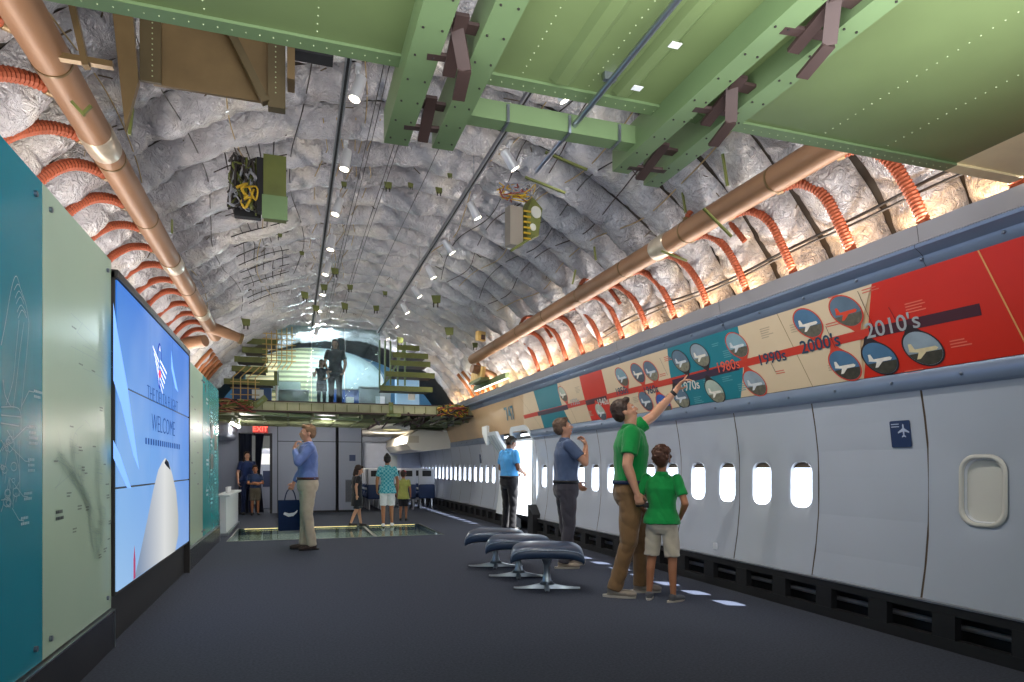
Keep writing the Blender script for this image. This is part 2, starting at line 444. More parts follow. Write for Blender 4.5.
nt.links.new(n4.outputs['Fac'], mb2.inputs[0]); nt.links.new(ma.outputs[0], mb2.inputs[2]); nt.links.new(mb2.outputs[0], bp.inputs['Height']); nt.links.new(bp.outputs['Normal'], b.inputs['Normal'])
BP = .58; BY = [ -1.0+BP*i for i in range(31)]
P0, P1 = R(9), PI-R(9)
arc = [P0]
def arclen(a, b): return (cpt(b, 0)-cpt(a, 0)).length
rb = random.Random(3)
for bi, y0 in enumerate(BY):
    near = y0 < 9
    NW = 16 if near else 12
    # angular samples at even arc length
    phis = []; s = []; ph = P0; L = 0; step = .03 if near else .045
    while ph < P1:
        phis.append(ph); s.append(L)
        dphi = step/arclen(ph, ph+.01)*.01; ph += dphi; L += step
    segs = [-.2]; 
    while segs[-1] < L: segs.append(segs[-1]+rb.uniform(.55, 1.25))
    hs = [rb.uniform(.13, .19) for _ in segs]; sk = [rb.uniform(-.06, .06) for _ in segs]
    mb = MB(); k = 0; vs = []
    for ph, ss in zip(phis, s):
        while k < len(segs)-2 and ss > segs[k+1]: k += 1
        q = (ss-segs[k])/(segs[k+1]-segs[k]); q = min(max(q, 0), 1)
        for j in range(NW+1):
            w = j/NW
            pill = (max(math.sin(PI*w), 0))**.5*(1+.28*math.cos(PI*w*1.0))
            end = min(1, (math.sin(PI*q)*1.25))**.45 if 0 < q < 1 else 0
            hgt = hs[k]*pill*(.66+.34*end)-.03*(1-pill)
            nv = noise.noise(Vector((ss*3.2+bi*7, w*1.6+sk[k]*9, k*.7)))
            fold = abs(noise.noise(Vector((ss*8+w*4*(1 if k % 2 else -1)*(q-.5)*2, w*2.2, bi*3.1+k))))**.8
            hgt += (.030*nv+.018*(fold-.2))*min(1, pill)
            ne = max(0, 1-4*min(q, 1-q)); hgt += .05*ne*pill*(abs(noise.noise(Vector((w*7+k*5.3, ss*1.6, bi*2.1))))-.25)
            pe = 1-.75*math.sin(PI*w); hgt += .11*pe*min(1, pill*1.3)*(.22-abs(noise.noise(Vector((ss*9+(w-.5)*2*(sk[k]*20), w*.8+k, bi)))))
            yy = y0+(.045+.91*w)*BP+sk[k]*.5*pill*0+.02*math.sin(ss*4+bi)+.015*nv
            vs.append(cpt(ph, yy, .03+max(hgt, -.02)))
    M_ = NW+1
    fs = [(i*M_+j, i*M_+j+1, (i+1)*M_+j+1, (i+1)*M_+j) for i in range(len(phis)-1) for j in range(NW)]
    mb.add(vs, fs)
    mb.build('insulation_blanket', BL, None, smooth='all', label='crinkled silver-white insulation blanket arched across the ceiling between frames', cat='insulation', group='insulation blankets lining the ceiling arch')
# ================================================================== LEFT MUSEUM WALL
XP = -1.13
CUR = 0
def Lp(px, py, dx=.004): 
    p = onX(px, py, XP); p.x += dx; return p
STONE = mat('plinth_stone', '#2c2d2f', .22, var=.25, vscale=3)
LWHITE = mat('line_white', '#8fbfcc', .5)
LDARK = mat('line_dark', '#7b968b', .5)
TDARK = mat('print_dark', '#2c3b3a', .5)
def lines(parent, polys, m, r=.0022, name='line_drawing'):
    b = MB()
    for pl in polys:
        for p, q in zip(pl, pl[1:]):
            p = Vector(p); q = Vector(q); d = q-p
            if d.length < 1e-5: continue
            n = Vector((1, 0, 0)).cross(d).normalized()*r
            b.quad(p-n, q-n, q+n, p+n)
    return b.build(name, m, parent)
def yz(y, z): return (XP+.004, y, z)
def ticks(parent, spots, m, name='caption'):
    rr = random.Random(5); b = MB()
    for (y, z, n, sc) in spots:
        for i in range(n):
            yy = y
            while yy < y+.10*sc*rr.uniform(.6, 1):
                w = rr.uniform(.008, .016)*sc
                b.quad(yz(yy, z-i*.022*sc), yz(yy+w, z-i*.022*sc), yz(yy+w, z-i*.022*sc+.011*sc), yz(yy, z-i*.022*sc+.011*sc)); yy += w+.004
    return b.build(name, m, parent)
def graphic(y0, y1, z0, z1, m, label, stand=True):
    t = empty('graphic_panel', (0, 0, 0), label, 'display panel', 'etched glass graphic panels on the left wall')
    b = MB(); b.bbox((XP-.012, y0+.003, z0), (XP, y1-.003, z1)); b.build('glass_sheet', m, t)
    ALUD = ALU
    for yy in (y0+.1, y1-.1):
        for zz in (z1-.09, z0+.08):
            b = MB(); b.tube([(XP, yy, zz), (XP+.012, yy, zz)], .014, 12); b.build('standoff_bolt', BOLT, t, smooth=True)
    return t
def plinth(y0, y1, label, h=.25, x1=XP+.02):
    t = empty('plinth', (0, 0, 0), label, 'plinth')
    b = MB(); b.bbox((XP-.25, y0, 0), (x1, y1, h-.008)); b.build('base_block', STONE, t)
    b = MB(); b.bbox((XP-.25, y0, h-.008), (x1+.004, y1+.004, h)); b.bbox((x1-.002, y1-.006, 0), (x1+.004, y1+.004, h-.008)); b.build('edge_trim', STEEL, t)
    return t
Y1a, Y1b, Y2b, YVb, Y3b, Y4b = 2.35, 3.68, 4.93, 8.15, 9.55, 11.5
g1 = graphic(Y1a, Y1b, .26, 2.53, TEAL, 'dark teal glass graphic panel with white line drawing of landing gear, nearest on left wall')
rr = random.Random(11)
# airliner fuselage and gear drawing (white)
def curve(pts, n=10):
    out = []
    for i in range(len(pts)-1):
        p0 = pts[max(i-1, 0)]; p1 = pts[i]; p2 = pts[i+1]; p3 = pts[min(i+2, len(pts)-1)]
        for k in range(n):
            t = k/n
            out.append(tuple(.5*((2*b)+(-a+c)*t+(2*a-5*b+4*c-d)*t*t+(-a+3*b-3*c+d)*t**3) for a, b, c, d in zip(p0, p1, p2, p3)))
    out.append(pts[-1]); return out
def P(*pts): return [Lp(x, y) for x, y in pts]
pl = [P(*curve(p)) for p in (
    [(0, 345), (4, 325), (10, 290), (15, 276), (20, 290), (25, 305), (28, 323)],
    [(28, 323), (26, 350), (23, 380), (20, 410)], [(18, 320), (15, 350), (12, 380), (5, 405)], [(23, 322), (19, 350), (15, 385), (12, 408)],
    [(13, 290), (17, 284), (21, 292)], [(14, 298), (18, 291), (23, 300)], [(15, 304), (19, 297), (23, 304)], [(16, 312), (20, 305), (25, 313)], [(17, 318), (21, 310), (26, 318)],
    [(0, 407), (18, 409), (20, 430)], [(0, 415), (20, 417)], [(0, 423), (18, 426)], [(2, 380), (4, 395), (10, 407)],
    [(6, 430), (10, 437), (13, 445), (8, 452), (5, 440)], [(12, 430), (14, 450), (18, 470), (18, 490)], [(0, 440), (6, 452), (3, 470)],
    [(0, 500), (8, 500), (9, 508)], [(8, 478), (9, 505)], [(12, 485), (12, 508)], [(18, 440), (19, 490), (17, 495)])]
for k in range(26):      # tangle of gear links
    c = (rr.uniform(1, 15), rr.uniform(425, 505)); a = rr.uniform(1.5, 4)
    pl.append(P(*[(c[0]+a*math.cos(q*PI/4), c[1]+a*1.4*math.sin(q*PI/4)) for q in range(9)] if k % 2 else [(c[0], c[1]), (c[0]+rr.uniform(-5, 5), c[1]+rr.uniform(-14, 14))]))
for a, b in (((20, 407), (28, 391)), ((12, 440), (25, 427)), ((6, 443), (24, 461)), ((9, 478), (22, 496)), ((11, 508), (18, 520))):
    pl.append(P(a, b, (b[0]+5, b[1]+1)))
lines(g1, pl, LWHITE, .0020)
sp = []
for x, y, n in ((33, 392, 2), (28, 428, 4), (27, 461, 3), (23, 495, 2), (20, 520, 2)):
    p = Lp(x, y); sp.append((p.y, p.z, n, 1.1))
ticks(g1, sp, LWHITE)
g2 = graphic(Y1b, Y2b, .26, 2.53, SAGE, 'pale sage glass graphic panel with fine dark linework, beside the blue video wall')
pl = [P((70, 313), (112, 352)), P((76, 332), (112, 367)), P((75, 334), (75, 366)), P((70, 346), (112, 368)), P((82, 345), (82, 368), (103, 378)), P((102, 350), (102, 377)),
      P((76, 333), (82, 322)), P((82, 345), (95, 352), (103, 362), (110, 355)), P(*curve([(92, 352), (96, 346), (101, 357), (106, 352), (111, 356)]))]
spine = [((57, 455), (73, 477), (88, 500)), ((72, 440), (76, 475), (90, 505)), ((97, 455), (97, 490), (101, 520)), ((88, 505), (92, 530), (92, 555)), ((101, 520), (99, 540), (95, 552))]
for a, b, c in spine:
    for k in range(7):
        j = lambda p: (p[0]+rr.uniform(-3, 3), p[1]+rr.uniform(-8, 8))
        pl.append(P(*curve([j(a), j(b), j(c)], 5)))
for k in range(45):
    a, b, c = rr.choice(spine); t = rr.random(); q = (a[0]+(c[0]-a[0])*t, a[1]+(c[1]-a[1])*t)
    w = rr.uniform(1, 3); h = rr.uniform(2, 7); x, y = q[0]+rr.uniform(-3, 3), q[1]+rr.uniform(-6, 6)
    pl.append(P((x-w, y-h), (x+w, y-h*.6), (x+w, y+h), (x-w, y+h*.8), (x-w, y-h)))
pl += [P(*curve([(54, 490), (62, 470), (57, 430)])), P(*curve([(82, 425), (75, 432), (71, 445)])), P(*curve([(84, 420), (90, 430), (88, 460)])), P((97, 415), (97, 450)), P((54, 488), (75, 470)), P((85, 540), (83, 550)),
       P(*curve([(83, 525), (86, 516), (90, 524)]))]
lines(g2, pl, LDARK, .0012)
sp = []
for x, y, n in ((99, 408, 2), (69, 427, 1), (78, 448, 2), (92, 447, 1), (81, 468, 2), (84, 474, 1), (103, 465, 1), (105, 485, 1), (106, 496, 2), (66, 494, 2), (77, 507, 2), (85, 508, 2), (108, 522, 2), (72, 530, 2), (107, 540, 1), (103, 550, 2), (98, 556, 2), (53, 462, 1), (71, 327, 1), (78, 364, 1), (91, 371, 1)):
    p = Lp(x, y); sp.append((p.y, p.z, n, .75))
p = Lp(55, 514); sp.append((p.y, p.z, 2, 1.5))
ticks(g2, sp, TDARK)
g3 = graphic(YVb+.03, Y3b, .26, 2.40, SAGE, 'pale sage glass graphic panel with small text, just past the video wall')
pl = []
for k in range(40):
    y = rr.uniform(8.4, 9.4); z = rr.uniform(.8, 1.9); pl.append([yz(y, z), yz(y+rr.uniform(-.1, .12), z+rr.uniform(-.15, .2))])
lines(g3, pl, LDARK, .003)
ticks(g3, [(8.5+.25*(i % 3), 2.0-.13*i, 1, 1.6) for i in range(9)], TDARK)
TEAL2 = mat('panel_teal_bright', '#16a0a4', .22, var=.05, vscale=1)
g4 = graphic(Y3b, Y4b, .26, 2.40, TEAL2, 'bright turquoise glass graphic panel, farthest on left wall')
ticks(g4, [(9.9+.5*(i % 3), 2.1-.14*i, 2, 2.6) for i in range(11)], LWHITE)
pl = []
for k in range(30):
    y = rr.uniform(9.8, 11.2); z = rr.uniform(.7, 2.0); pl.append([yz(y, z), yz(y+rr.uniform(-.2, .3), z+rr.uniform(-.2, .2))])
lines(g4, pl, LWHITE, .004)
b = MB()
for y, z in ((10.4, 1.6), (10.4, 1.15), (10.9, 1.45)): b.quad(yz(y, z), yz(y+.35, z), yz(y+.35, z+.22), yz(y, z+.22))
b.build('caption_block', TDARK, g4)
plinth(Y1a, Y2b, 'dark stone plinth with metal edge under the two nearest graphic panels')
plinth(YVb+.03, Y4b, 'dark stone plinth with metal edge under the two far graphic panels')
# ------------------------------------------------------------------ video wall
vz0, vz1 = .35, 2.42
vw = empty('video_wall', (0, 0, 0), 'large blue video wall showing white aircraft nose and sky, on left wall', 'video wall')
SKY = bpy.data.materials.new('screen_sky'); SKY.use_nodes = True; nt = SKY.node_tree; bs = nt.nodes['Principled BSDF']
bs.inputs['Base Color'].default_value = (.01, .02, .05, 1); bs.inputs['Roughness'].default_value = .6; bs.inputs['Specular IOR Level'].default_value = .2
tc = nt.nodes.new('ShaderNodeTexCoord'); sx = nt.nodes.new('ShaderNodeSeparateXYZ'); nt.links.new(tc.outputs['Object'], sx.inputs[0])
m1 = nt.nodes.new('ShaderNodeMapRange'); m1.inputs[1].default_value = .3; m1.inputs[2].default_value = 2.5
nt.links.new(sx.outputs['Z'], m1.inputs[0])
c1 = nt.nodes.new('ShaderNodeValToRGB'); E = c1.color_ramp.elements; E[0].color = lin('#a4cdf6'); E[1].color = lin('#2f7be0')
x = E.new(.45); x.color = lin('#7ab4f4')
nt.links.new(m1.outputs[0], c1.inputs['Fac'])
m2 = nt.nodes.new('ShaderNodeMapRange'); m2.inputs[1].default_value = 5; m2.inputs[2].default_value = 8.2; m2.inputs[3].default_value = 0; m2.inputs[4].default_value = .55
nt.links.new(sx.outputs['Y'], m2.inputs[0])
mx = nt.nodes.new('ShaderNodeMixRGB'); mx.inputs[2].default_value = lin('#1f6fe0')
nt.links.new(m2.outputs[0], mx.inputs['Fac']); nt.links.new(c1.outputs['Color'], mx.inputs[1])
nz = nt.nodes.new('ShaderNodeTexNoise'); nz.inputs['Scale'].default_value = .9; nz.inputs['Detail'].default_value = 2
nt.links.new(tc.outputs['Object'], nz.inputs['Vector'])
m3 = nt.nodes.new('ShaderNodeMapRange'); m3.inputs[1].default_value = .45; m3.inputs[2].default_value = .75; m3.inputs[4].default_value = .35
nt.links.new(nz.outputs['Fac'], m3.inputs[0])
my = nt.nodes.new('ShaderNodeMixRGB'); my.inputs[2].default_value = lin('#b9d3f7')
nt.links.new(m3.outputs[0], my.inputs['Fac']); nt.links.new(mx.outputs[0], my.inputs[1])
nt.links.new(my.outputs[0], bs.inputs['Emission Color']); bs.inputs['Emission Strength'].default_value = .85
XV = XP+.03
b = MB(); b.bbox((XP-.1, Y2b+.012, vz0-.02), (XV-.012, YVb-.004, vz1+.05)); b.bbox((XP-.1, Y2b+.012, vz1+.005), (XV+.006, YVb+.01, vz1+.06)); b.bbox((XP-.1, YVb-.03, 0), (XV+.006, YVb+.015, vz1+.06))
b.build('frame', mat('video_frame', '#2a2623', .5), vw)
b = MB(); b.bbox((XP-.1, Y2b+.01, 0), (XP-.02, YVb-.03, vz0-.02)); b.build('base_panel', BLACK, vw)
for i in range(3):
    for j in range(3):
        a0 = Y2b+.02+(YVb-.035-Y2b-.02)*i/3; a1 = Y2b+.02+(YVb-.035-Y2b-.02)*(i+1)/3; c0 = vz0+(vz1-vz0)*j/3; c1_ = vz0+(vz1-vz0)*(j+1)/3
        b = MB(); b.bbox((XV-.011, a0+.004, c0+.007), (XV, a1-.004, c1_-.007)); b.build('screen', SKY, vw)
def V(px, py, dx=.002):
    p = onX(px, py, XV); p.x += dx; return p
def em(name, col, s=.85): return mat(name, col, .9, emit=s, spec=.05)
NOSE = bpy.data.materials.new('screen_nose'); NOSE.use_nodes = True; nt = NOSE.node_tree; bs = nt.nodes['Principled BSDF']
bs.inputs['Base Color'].default_value = (.02, .02, .02, 1); bs.inputs['Specular IOR Level'].default_value = .1
tc = nt.nodes.new('ShaderNodeTexCoord'); sx = nt.nodes.new('ShaderNodeSeparateXYZ'); nt.links.new(tc.outputs['Object'], sx.inputs[0])
m1 = nt.nodes.new('ShaderNodeMapRange'); m1.inputs[1].default_value = 5.6; m1.inputs[2].default_value = 7.9
nt.links.new(sx.outputs['Y'], m1.inputs[0]); c1 = nt.nodes.new('ShaderNodeValToRGB'); E = c1.color_ramp.elements
E[0].color = lin('#8ea2c0'); E[1].color = lin('#7f8a98'); q = E.new(.45); q.color = lin('#eef0f0'); q = E.new(.75); q.color = lin('#c9ccca')
nt.links.new(m1.outputs[0], c1.inputs['Fac']); nt.links.new(c1.outputs['Color'], bs.inputs['Emission Color']); bs.inputs['Emission Strength'].default_value = .8
nose = [(134, 579), (140, 553), (147, 520), (153, 490), (158, 470), (162, 462), (165, 458), (168, 461), (172, 474), (176, 492), (178, 515), (178, 535), (175, 551)]
b = MB(); b.poly([V(*p) for p in nose][::-1]); b.build('screen_picture_nose', NOSE, vw)
b = MB(); b.poly([V(*p, .004) for p in [(164, 463), (165.5, 459), (168, 462), (170, 470), (168, 468), (166, 466)]][::-1]); b.build('screen_picture_cockpit_glass', em('scr_dark', '#202838', .2), vw)
for k, c in enumerate(([(113, 302), (117, 330), (127, 385), (139, 470), (133, 455), (121, 405), (113, 380)], [(113, 440), (120, 455), (131, 488), (127, 488), (113, 458)], [(171, 350), (173, 368), (178, 392), (175, 388), (171, 368)])):
    b = MB(); b.poly([V(*p, .0015) for p in c][::-1]); b.build('screen_picture_contrail', em('scr_cloud', '#7fb0f3', .85), vw)
b = MB(); b.poly([V(*p, .003) for p in [(133, 560), (134, 545), (135, 560), (135, 578), (133, 580)]][::-1]); b.build('screen_picture_line', em('scr_red', '#b04a70', .6), vw)
# winged emblem: upright oval crossed by diagonal wing stripes
ec = V(159, 366, .004); b = MB(); NO = 24
def ering(rx, rz, w, dz=0):
    for i in range(NO):
        a0, a1 = 2*PI*i/NO, 2*PI*(i+1)/NO
        b.quad(*[ec+Vector((.001, rx*k*math.cos(a), rz*k*math.sin(a)+dz)) for a, k in ((a0, 1), (a1, 1), (a1, w), (a0, w))])
ering(.11, .20, .8); b.build('emblem_ring', em('scr_navy', '#23409c', .8), vw)
b = MB()
for i in range(5):
    y = -.30+.055*i; z = .13-.05*i
    b.quad(ec+Vector((.002, y, z)), ec+Vector((.002, -.03, z-.09)), ec+Vector((.002, -.03, z-.112)), ec+Vector((.002, y, z-.022)))
    y = .33-.05*i; z = .03-.05*i
    b.quad(ec+Vector((.002, .02, z+.03)), ec+Vector((.002, y, z-.04)), ec+Vector((.002, y, z-.062)), ec+Vector((.002, .02, z+.008)))
b.build('emblem_wings', em('scr_white', '#dfe6ff', 1), vw)
b = MB(); b.poly([ec+Vector((.003, .05*math.cos(a), -.07+.035*math.sin(a))) for a in [2*PI*i/12 for i in range(12)]]); b.build('emblem_dot', em('scr_crimson', '#d8425a', 1), vw)
b = MB(); b.poly([ec+Vector((.003, -.04, .13)), ec+Vector((.003, .04, .13)), ec+Vector((.003, 0, .18))]); b.build('emblem_tip', em('scr_white', '#dfe6ff', 1), vw)
INK = em('scr_ink', '#1d4796', .35)
text('THE DELTA FLIGHT', .17, (XV+.005, 6.60, 1.77), (0, 1, 0), (0, 0, 1), INK, vw, off=-.004)
text('WELCOME', .21, (XV+.005, 6.60, 1.54), (0, 1, 0), (0, 0, 1), INK, vw, off=-.004, sx=1.1)
b = MB()
for i in range(17): b.quad(*[(XV+.005, 5.8+i*.1+a, 1.36+c) for a, c in ((0, 0), (.05, 0), (.05, .05), (0, .05))])
b.build('screen_caption', INK, vw)
# low white barrier with two cups
t = empty('display_barrier', (-1.13, 13.5, 0), 'low white panelled barrier beyond the turquoise panel', 'barrier')
BW = mat('barrier_white', '#dfe9ec', .3)
b = MB(); b.box((0, 0, .36), (.10, 2.6, .62)); b.build('panel', BW, t)
b = MB(); b.box((0, 0, .69), (.22, 2.7, .035)); b.build('top_ledge', BW, t)
b = MB(); b.box((0, 0, .025), (.16, 2.6, .05)); b.build('foot_rail', STEEL, t)
for k, yy in enumerate((13.0, 13.35)):
    b = MB(); b.loft([[(math.cos(a)*r, math.sin(a)*r, z) for a in [2*PI*i/14 for i in range(14)]] for r, z in ((.03, 0), (.036, .10), (.038, .11), (.032, .105), (.028, .01))])
    b.build('paper_cup', PAPER, None, smooth=True, origin=(0, 0, 0), label=['white paper cup on the white barrier, nearer of the two', 'white paper cup on the white barrier, farther of the two'][k], cat='cup').location = (-1.13, yy, .7075)
# ================================================================== RIGHT TIMELINE BAND
bn = empty('timeline_banner', (0, 0, 0), 'long history timeline banner in cream, red and teal, with framed aircraft photos, along right wall', 'banner')
A_ = Vector((3.98, 0, 1.83)); B_ = Vector((3.795, 0, 2.445)); UPV = (B_-A_); HB = UPV.length; UPV.normalize(); NB = Vector((0, -1, 0)).cross(UPV)   # normal to -X
def bp_(y, s, off=0): return Vector((A_.x, y, A_.z))+UPV*s*HB+NB*off
def hit(px, py):
    d = Vector(ray(px, py)); o = Vector((0, 0, EYE)); t = (A_-o).dot(NB)/d.dot(NB); p = o+d*t
    return p.y, (p-Vector((A_.x, p.y, A_.z))).dot(UPV)/HB
BEIGE = mat('band_beige', '#c9ab86', .4, var=.08, vscale=1)
def sect(yt0, yt1, yb0, yb1, m, curve0=0, curve1=0, name='colour_field'):
    b = MB(); n = 8; L = []
    for i in range(n+1):
        s = i/n; k = s*s*(3-2*s)
        L.append((yb0+(yt0-yb0)*s+curve0*math.sin(PI*s), yb1+(yt1-yb1)*s+curve1*math.sin(PI*s), s))
    for (a, c, s), (a2, c2, s2) in zip(L, L[1:]): b.quad(bp_(a, s, .001), bp_(a2, s2, .001), bp_(c2, s2, .001), bp_(c, s, .001))
    return b.build(name, m, bn)
b = MB(); b.quad(bp_(BY0, 0, -.004), bp_(BY1, 0, -.004), bp_(BY1, 1, -.004), bp_(BY0, 1, -.004)); b.build('backing_sheet', BEIGE, bn)
Yf = lambda px, py: hit(px, py)[0]
e = {}
b_red = (Yf(872, 285), Yf(864, 378)); b_c1 = (Yf(738, 327), Yf(741, 398)); b_t1 = (Yf(668, 351), Yf(681, 412)); b_c2 = (Yf(602, 372), Yf(615, 425)); b_r2 = (Yf(580, 379), Yf(594, 429))
b_c3 = (Yf(558, 386), Yf(574, 434)); b_t3 = (Yf(534, 393), Yf(547, 438)); b_c4 = (Yf(524, 397), Yf(528, 445))
sect(b_red[0], BY0, b_red[1], BY0, BRED)
sect(b_c1[0], b_red[0], b_c1[1], b_red[1], CREAM, -.05, .06)
sect(b_t1[0], b_c1[0], b_t1[1], b_c1[1], BTEAL, .05, -.05)
sect(b_c2[0], b_t1[0], b_c2[1], b_t1[1], CREAM, 0, .05)
sect(b_r2[0], b_c2[0], b_r2[1], b_c2[1], BRED, .03, 0)
sect(b_c3[0], b_r2[0], b_c3[1], b_r2[1], CREAM, .1, .03)
sect(b_t3[0], b_c3[0], b_t3[1], b_c3[1], BTEAL, 0, .1)
sect(b_c4[0], b_t3[0], b_c4[1], b_t3[1], CREAM)
# sheet joints
SJ = mat('sheet_joint', '#a08a68', .4)
def joint(p, q, w=.004, m=SJ):
    (ya, sa), (yb, sb) = hit(*p), hit(*q); b = MB(); b.quad(bp_(ya-w, 1, .002), bp_(ya+w, 1, .002), bp_(yb+w, 0, .002), bp_(yb-w, 0, .002)); b.build('sheet_joint', m, bn)
joint((978, 249), (1030, 350), .005, mat('joint_gold', '#d8a060', .4)); joint((777, 313), (813, 387)); joint((560, 386), (580, 433)); joint((520, 400), (545, 440))
# the line running through the decades
def bar(p0, p1, w, m, off=.003):
    (ya, sa), (yb, sb) = hit(*p0), hit(*p1); b = MB()
    b.quad(bp_(ya, sa-w, off), bp_(yb, sb-w, off), bp_(yb, sb+w, off), bp_(ya, sa+w, off)); b.build('timeline_stripe', m, bn)
bar((524, 417), (872, 332), .052, BARRED); bar((870, 333), (981, 309), .056, BARDARK, .0035)
bar((673, 383), (739, 366), .054, mat('bar_plum', '#3c2a40', .4), .0035); bar((586, 403), (607, 398), .054, BARDARK, .0035); bar((538, 414), (568, 407), .054, mat('bar_plum', '#3c2a40', .4), .0035)
# oval photographs
OVR = mat('photo_ring_red', '#c8402c', .4); OVD = mat('photo_ring_dark', '#2e2426', .4)
PSKY = [mat('photo_sky%d' % i, c, .45, var=.12, vscale=9) for i, c in enumerate(('#7fa2b0', '#4b7294', '#5d7387', '#aab9ad', '#8d9daa'))]
PGRD = [mat('photo_ground%d' % i, c, .5, var=.3, vscale=30) for i, c in enumerate(('#5d5a4e', '#3f3d33', '#7c7b6a', '#47525c'))]
PPL = [mat('photo_plane%d' % i, c, .5, var=.1, vscale=20) for i, c in enumerate(('#e8e4da', '#d9482c', '#cfd5da', '#d8c9a0'))]
ov = [(808, 323, 1, 0, 1, 1, 0), (846, 311, 0, 0, 1, 2, 1), (845, 365, 0, 1, -1, 1, 0), (880, 358, 0, 1, -1, 1, 0), (923, 348, 1, 1, -1, 4, 3), (737, 345, 1, 0, 1, 0, 2), (755, 383, 0, 0, -1, 4, 2),
      (700, 355, 1, 2, 1, 4, 0), (715, 391, 1, 2, -1, 3, 0), (681, 361, 1, 2, 1, 2, 2), (681, 397, 1, 2, -1, 2, 2), (622, 377, 0, 0, 1, 0, 2), (638, 373, 0, 3, 1, 2, 0), (651, 371, 0, 2, 1, 2, 2), (646, 401, 1, 3, -1, 2, 2), (664, 404, 0, 0, -1, 1, 0), (601, 412, 0, 3, -1, 3, 2), (563, 394, 0, 0, 1, 3, 0)]
BLUEP = mat('photo_blue', '#3a5fae', .5, var=.2, vscale=14)
for i, (px, py, dark, gi, side, sky_i, pli) in enumerate(ov):
    y, s = hit(px, py); rY = .125; rS = .118
    rm = OVD if (px in (880, 923, 755-0) and px > 860) else (OVR if i not in (7, 8, 9, 10) else OVD)
    ph = MB(); N = 40; ring = []
    z0 = HB*s
    def q(a, k, off=.004):
        # teardrop: the outline is drawn out towards the stripe
        r = 1+(.36*max(0, math.cos(a+side*PI/2))**26 if k > 1.02 else 0)
        return bp_(y-rY*k*math.cos(a)*r+.40*rS*k*math.sin(a)*r, s+rS*k*math.sin(a)*r/HB*1.0, off)
    for j in range(N):
        a0, a1 = 2*PI*j/N, 2*PI*(j+1)/N
        ph.quad(q(a0, 1, .0042), q(a1, 1, .0042), q(a1, 1.09, .0042), q(a0, 1.09, .0042))
    o = ph.build('photo_ring', rm, bn)
    b = MB(); b.poly([q(2*PI*j/N, 1, .004) for j in range(N)]); sk = b.build('photo', BLUEP if px == 664 else PSKY[sky_i], o)
    b = MB(); b.poly([q(a, .99, .0046) for a in [PI+.25+(PI-.5)*j/12 for j in range(13)]]); b.build('photo_ground', PGRD[gi], o)
    b = MB(); c0 = s-.02
    pp = [(-.10, 0), (-.085, .012), (.05, .012), (.07, .05), (.09, .05), (.09, .01), (.095, .002), (.03, -.010), (.05, -.05), (.025, -.05), (-.02, -.013), (-.085, -.012)]
    sc = 1.0 if pli != 3 else 1.1
    b.poly([bp_(y+a*sc, c0+c*sc/HB, .0052) for a, c in pp]); b.build('photo_aircraft', PPL[pli], o)
# decade lettering
TB = mat('decade_blue', '#3c6f8a', .4); TN = mat('decade_dark', '#23455e', .4); TR = mat('decade_red', '#e0604c', .4); TW = mat('decade_white', '#d9d6d0', .4); TG = mat('decade_grey', '#a3a9ad', .4)
for s_, px, py, m, sz in (("2010's", 892, 326, TG, .16), ("2000's", 820, 344, TN, .15), ("1990s", 772, 358, TN, .14), ("1980s", 728, 366, TR, .14), ("1970s", 690, 386, TW, .14), ("1960s", 651, 390, TN, .13), ("1950s", 622, 391, TN, .13), ("1940s", 603, 402, TW, .13), ("1930s", 575, 402, TG, .13)):
    y, s = hit(px, py); text(s_, sz*.98, bp_(y, s, .006), (0, -1, 0), UPV, m, bn, sx=1.08, off=.001)
y, s = hit(510, 414); text('747', .36, bp_(y, s, .006), (0, -1, 0), UPV, mat('band_747', '#2f6f86', .4), bn, off=.006)
# small captions
rr = random.Random(9)
def cap(y, s, m, n=4, lead=True):
    b = MB()
    for i in range(n):
        w = rr.uniform(.09, .16); b.quad(bp_(y, s-i*.03, .003), bp_(y-w, s-i*.03, .003), bp_(y-w, s-i*.03+.012, .003), bp_(y, s-i*.03+.012, .003))
    b.build('caption', m, bn)
CAPG = mat('caption_grey', '#b5a58e', .5); CAPR = mat('caption_rose', '#cf6a58', .5); CAPT = mat('caption_teal', '#5fa3ad', .5); CAPO = mat('caption_orange', '#e2705a', .5)
for px, py, m, n in ((760, 330, CAPG, 5), (790, 300+26, CAPG, 4), (828, 296, CAPR, 2), (862, 291, CAPR, 2), (826, 325, CAPR, 2), (776, 372, CAPR, 2), (828, 366, CAPG, 3), (905, 305, CAPO, 4), (950, 342, CAPO, 3), (905, 372, CAPO, 2), (723, 352, CAPT, 4), (722, 378, CAPT, 3), (703, 379, CAPT, 4), (738, 385, CAPT, 4), (694, 398, CAPT, 4), (712, 345, CAPT, 2), (615, 362+8, CAPG, 3), (664, 358, CAPR, 3), (660, 375, CAPR, 2), (633, 398, CAPG, 4), (548, 410, CAPT, 4), (588, 412, CAPG, 4), (575, 388, CAPG, 5)):
    y, s = hit(px, py); cap(y, s, m, n)
b = MB()
for p0, p1 in (((858, 291), (874, 327)), ((889, 307), (899, 325)), ((826, 326), (836, 348)), ((771, 362), (776, 372)), ((660, 358), (668, 375))):
    (ya, sa), (yb, sb) = hit(*p0), hit(*p1); a, c = bp_(ya, sa, .005), bp_(yb, sb, .005); n = (c-a).cross(NB).normalized()*.002
    b.quad(a-n, c-n, c+n, a+n)
b.build('leader_line', BARDARK, bn)
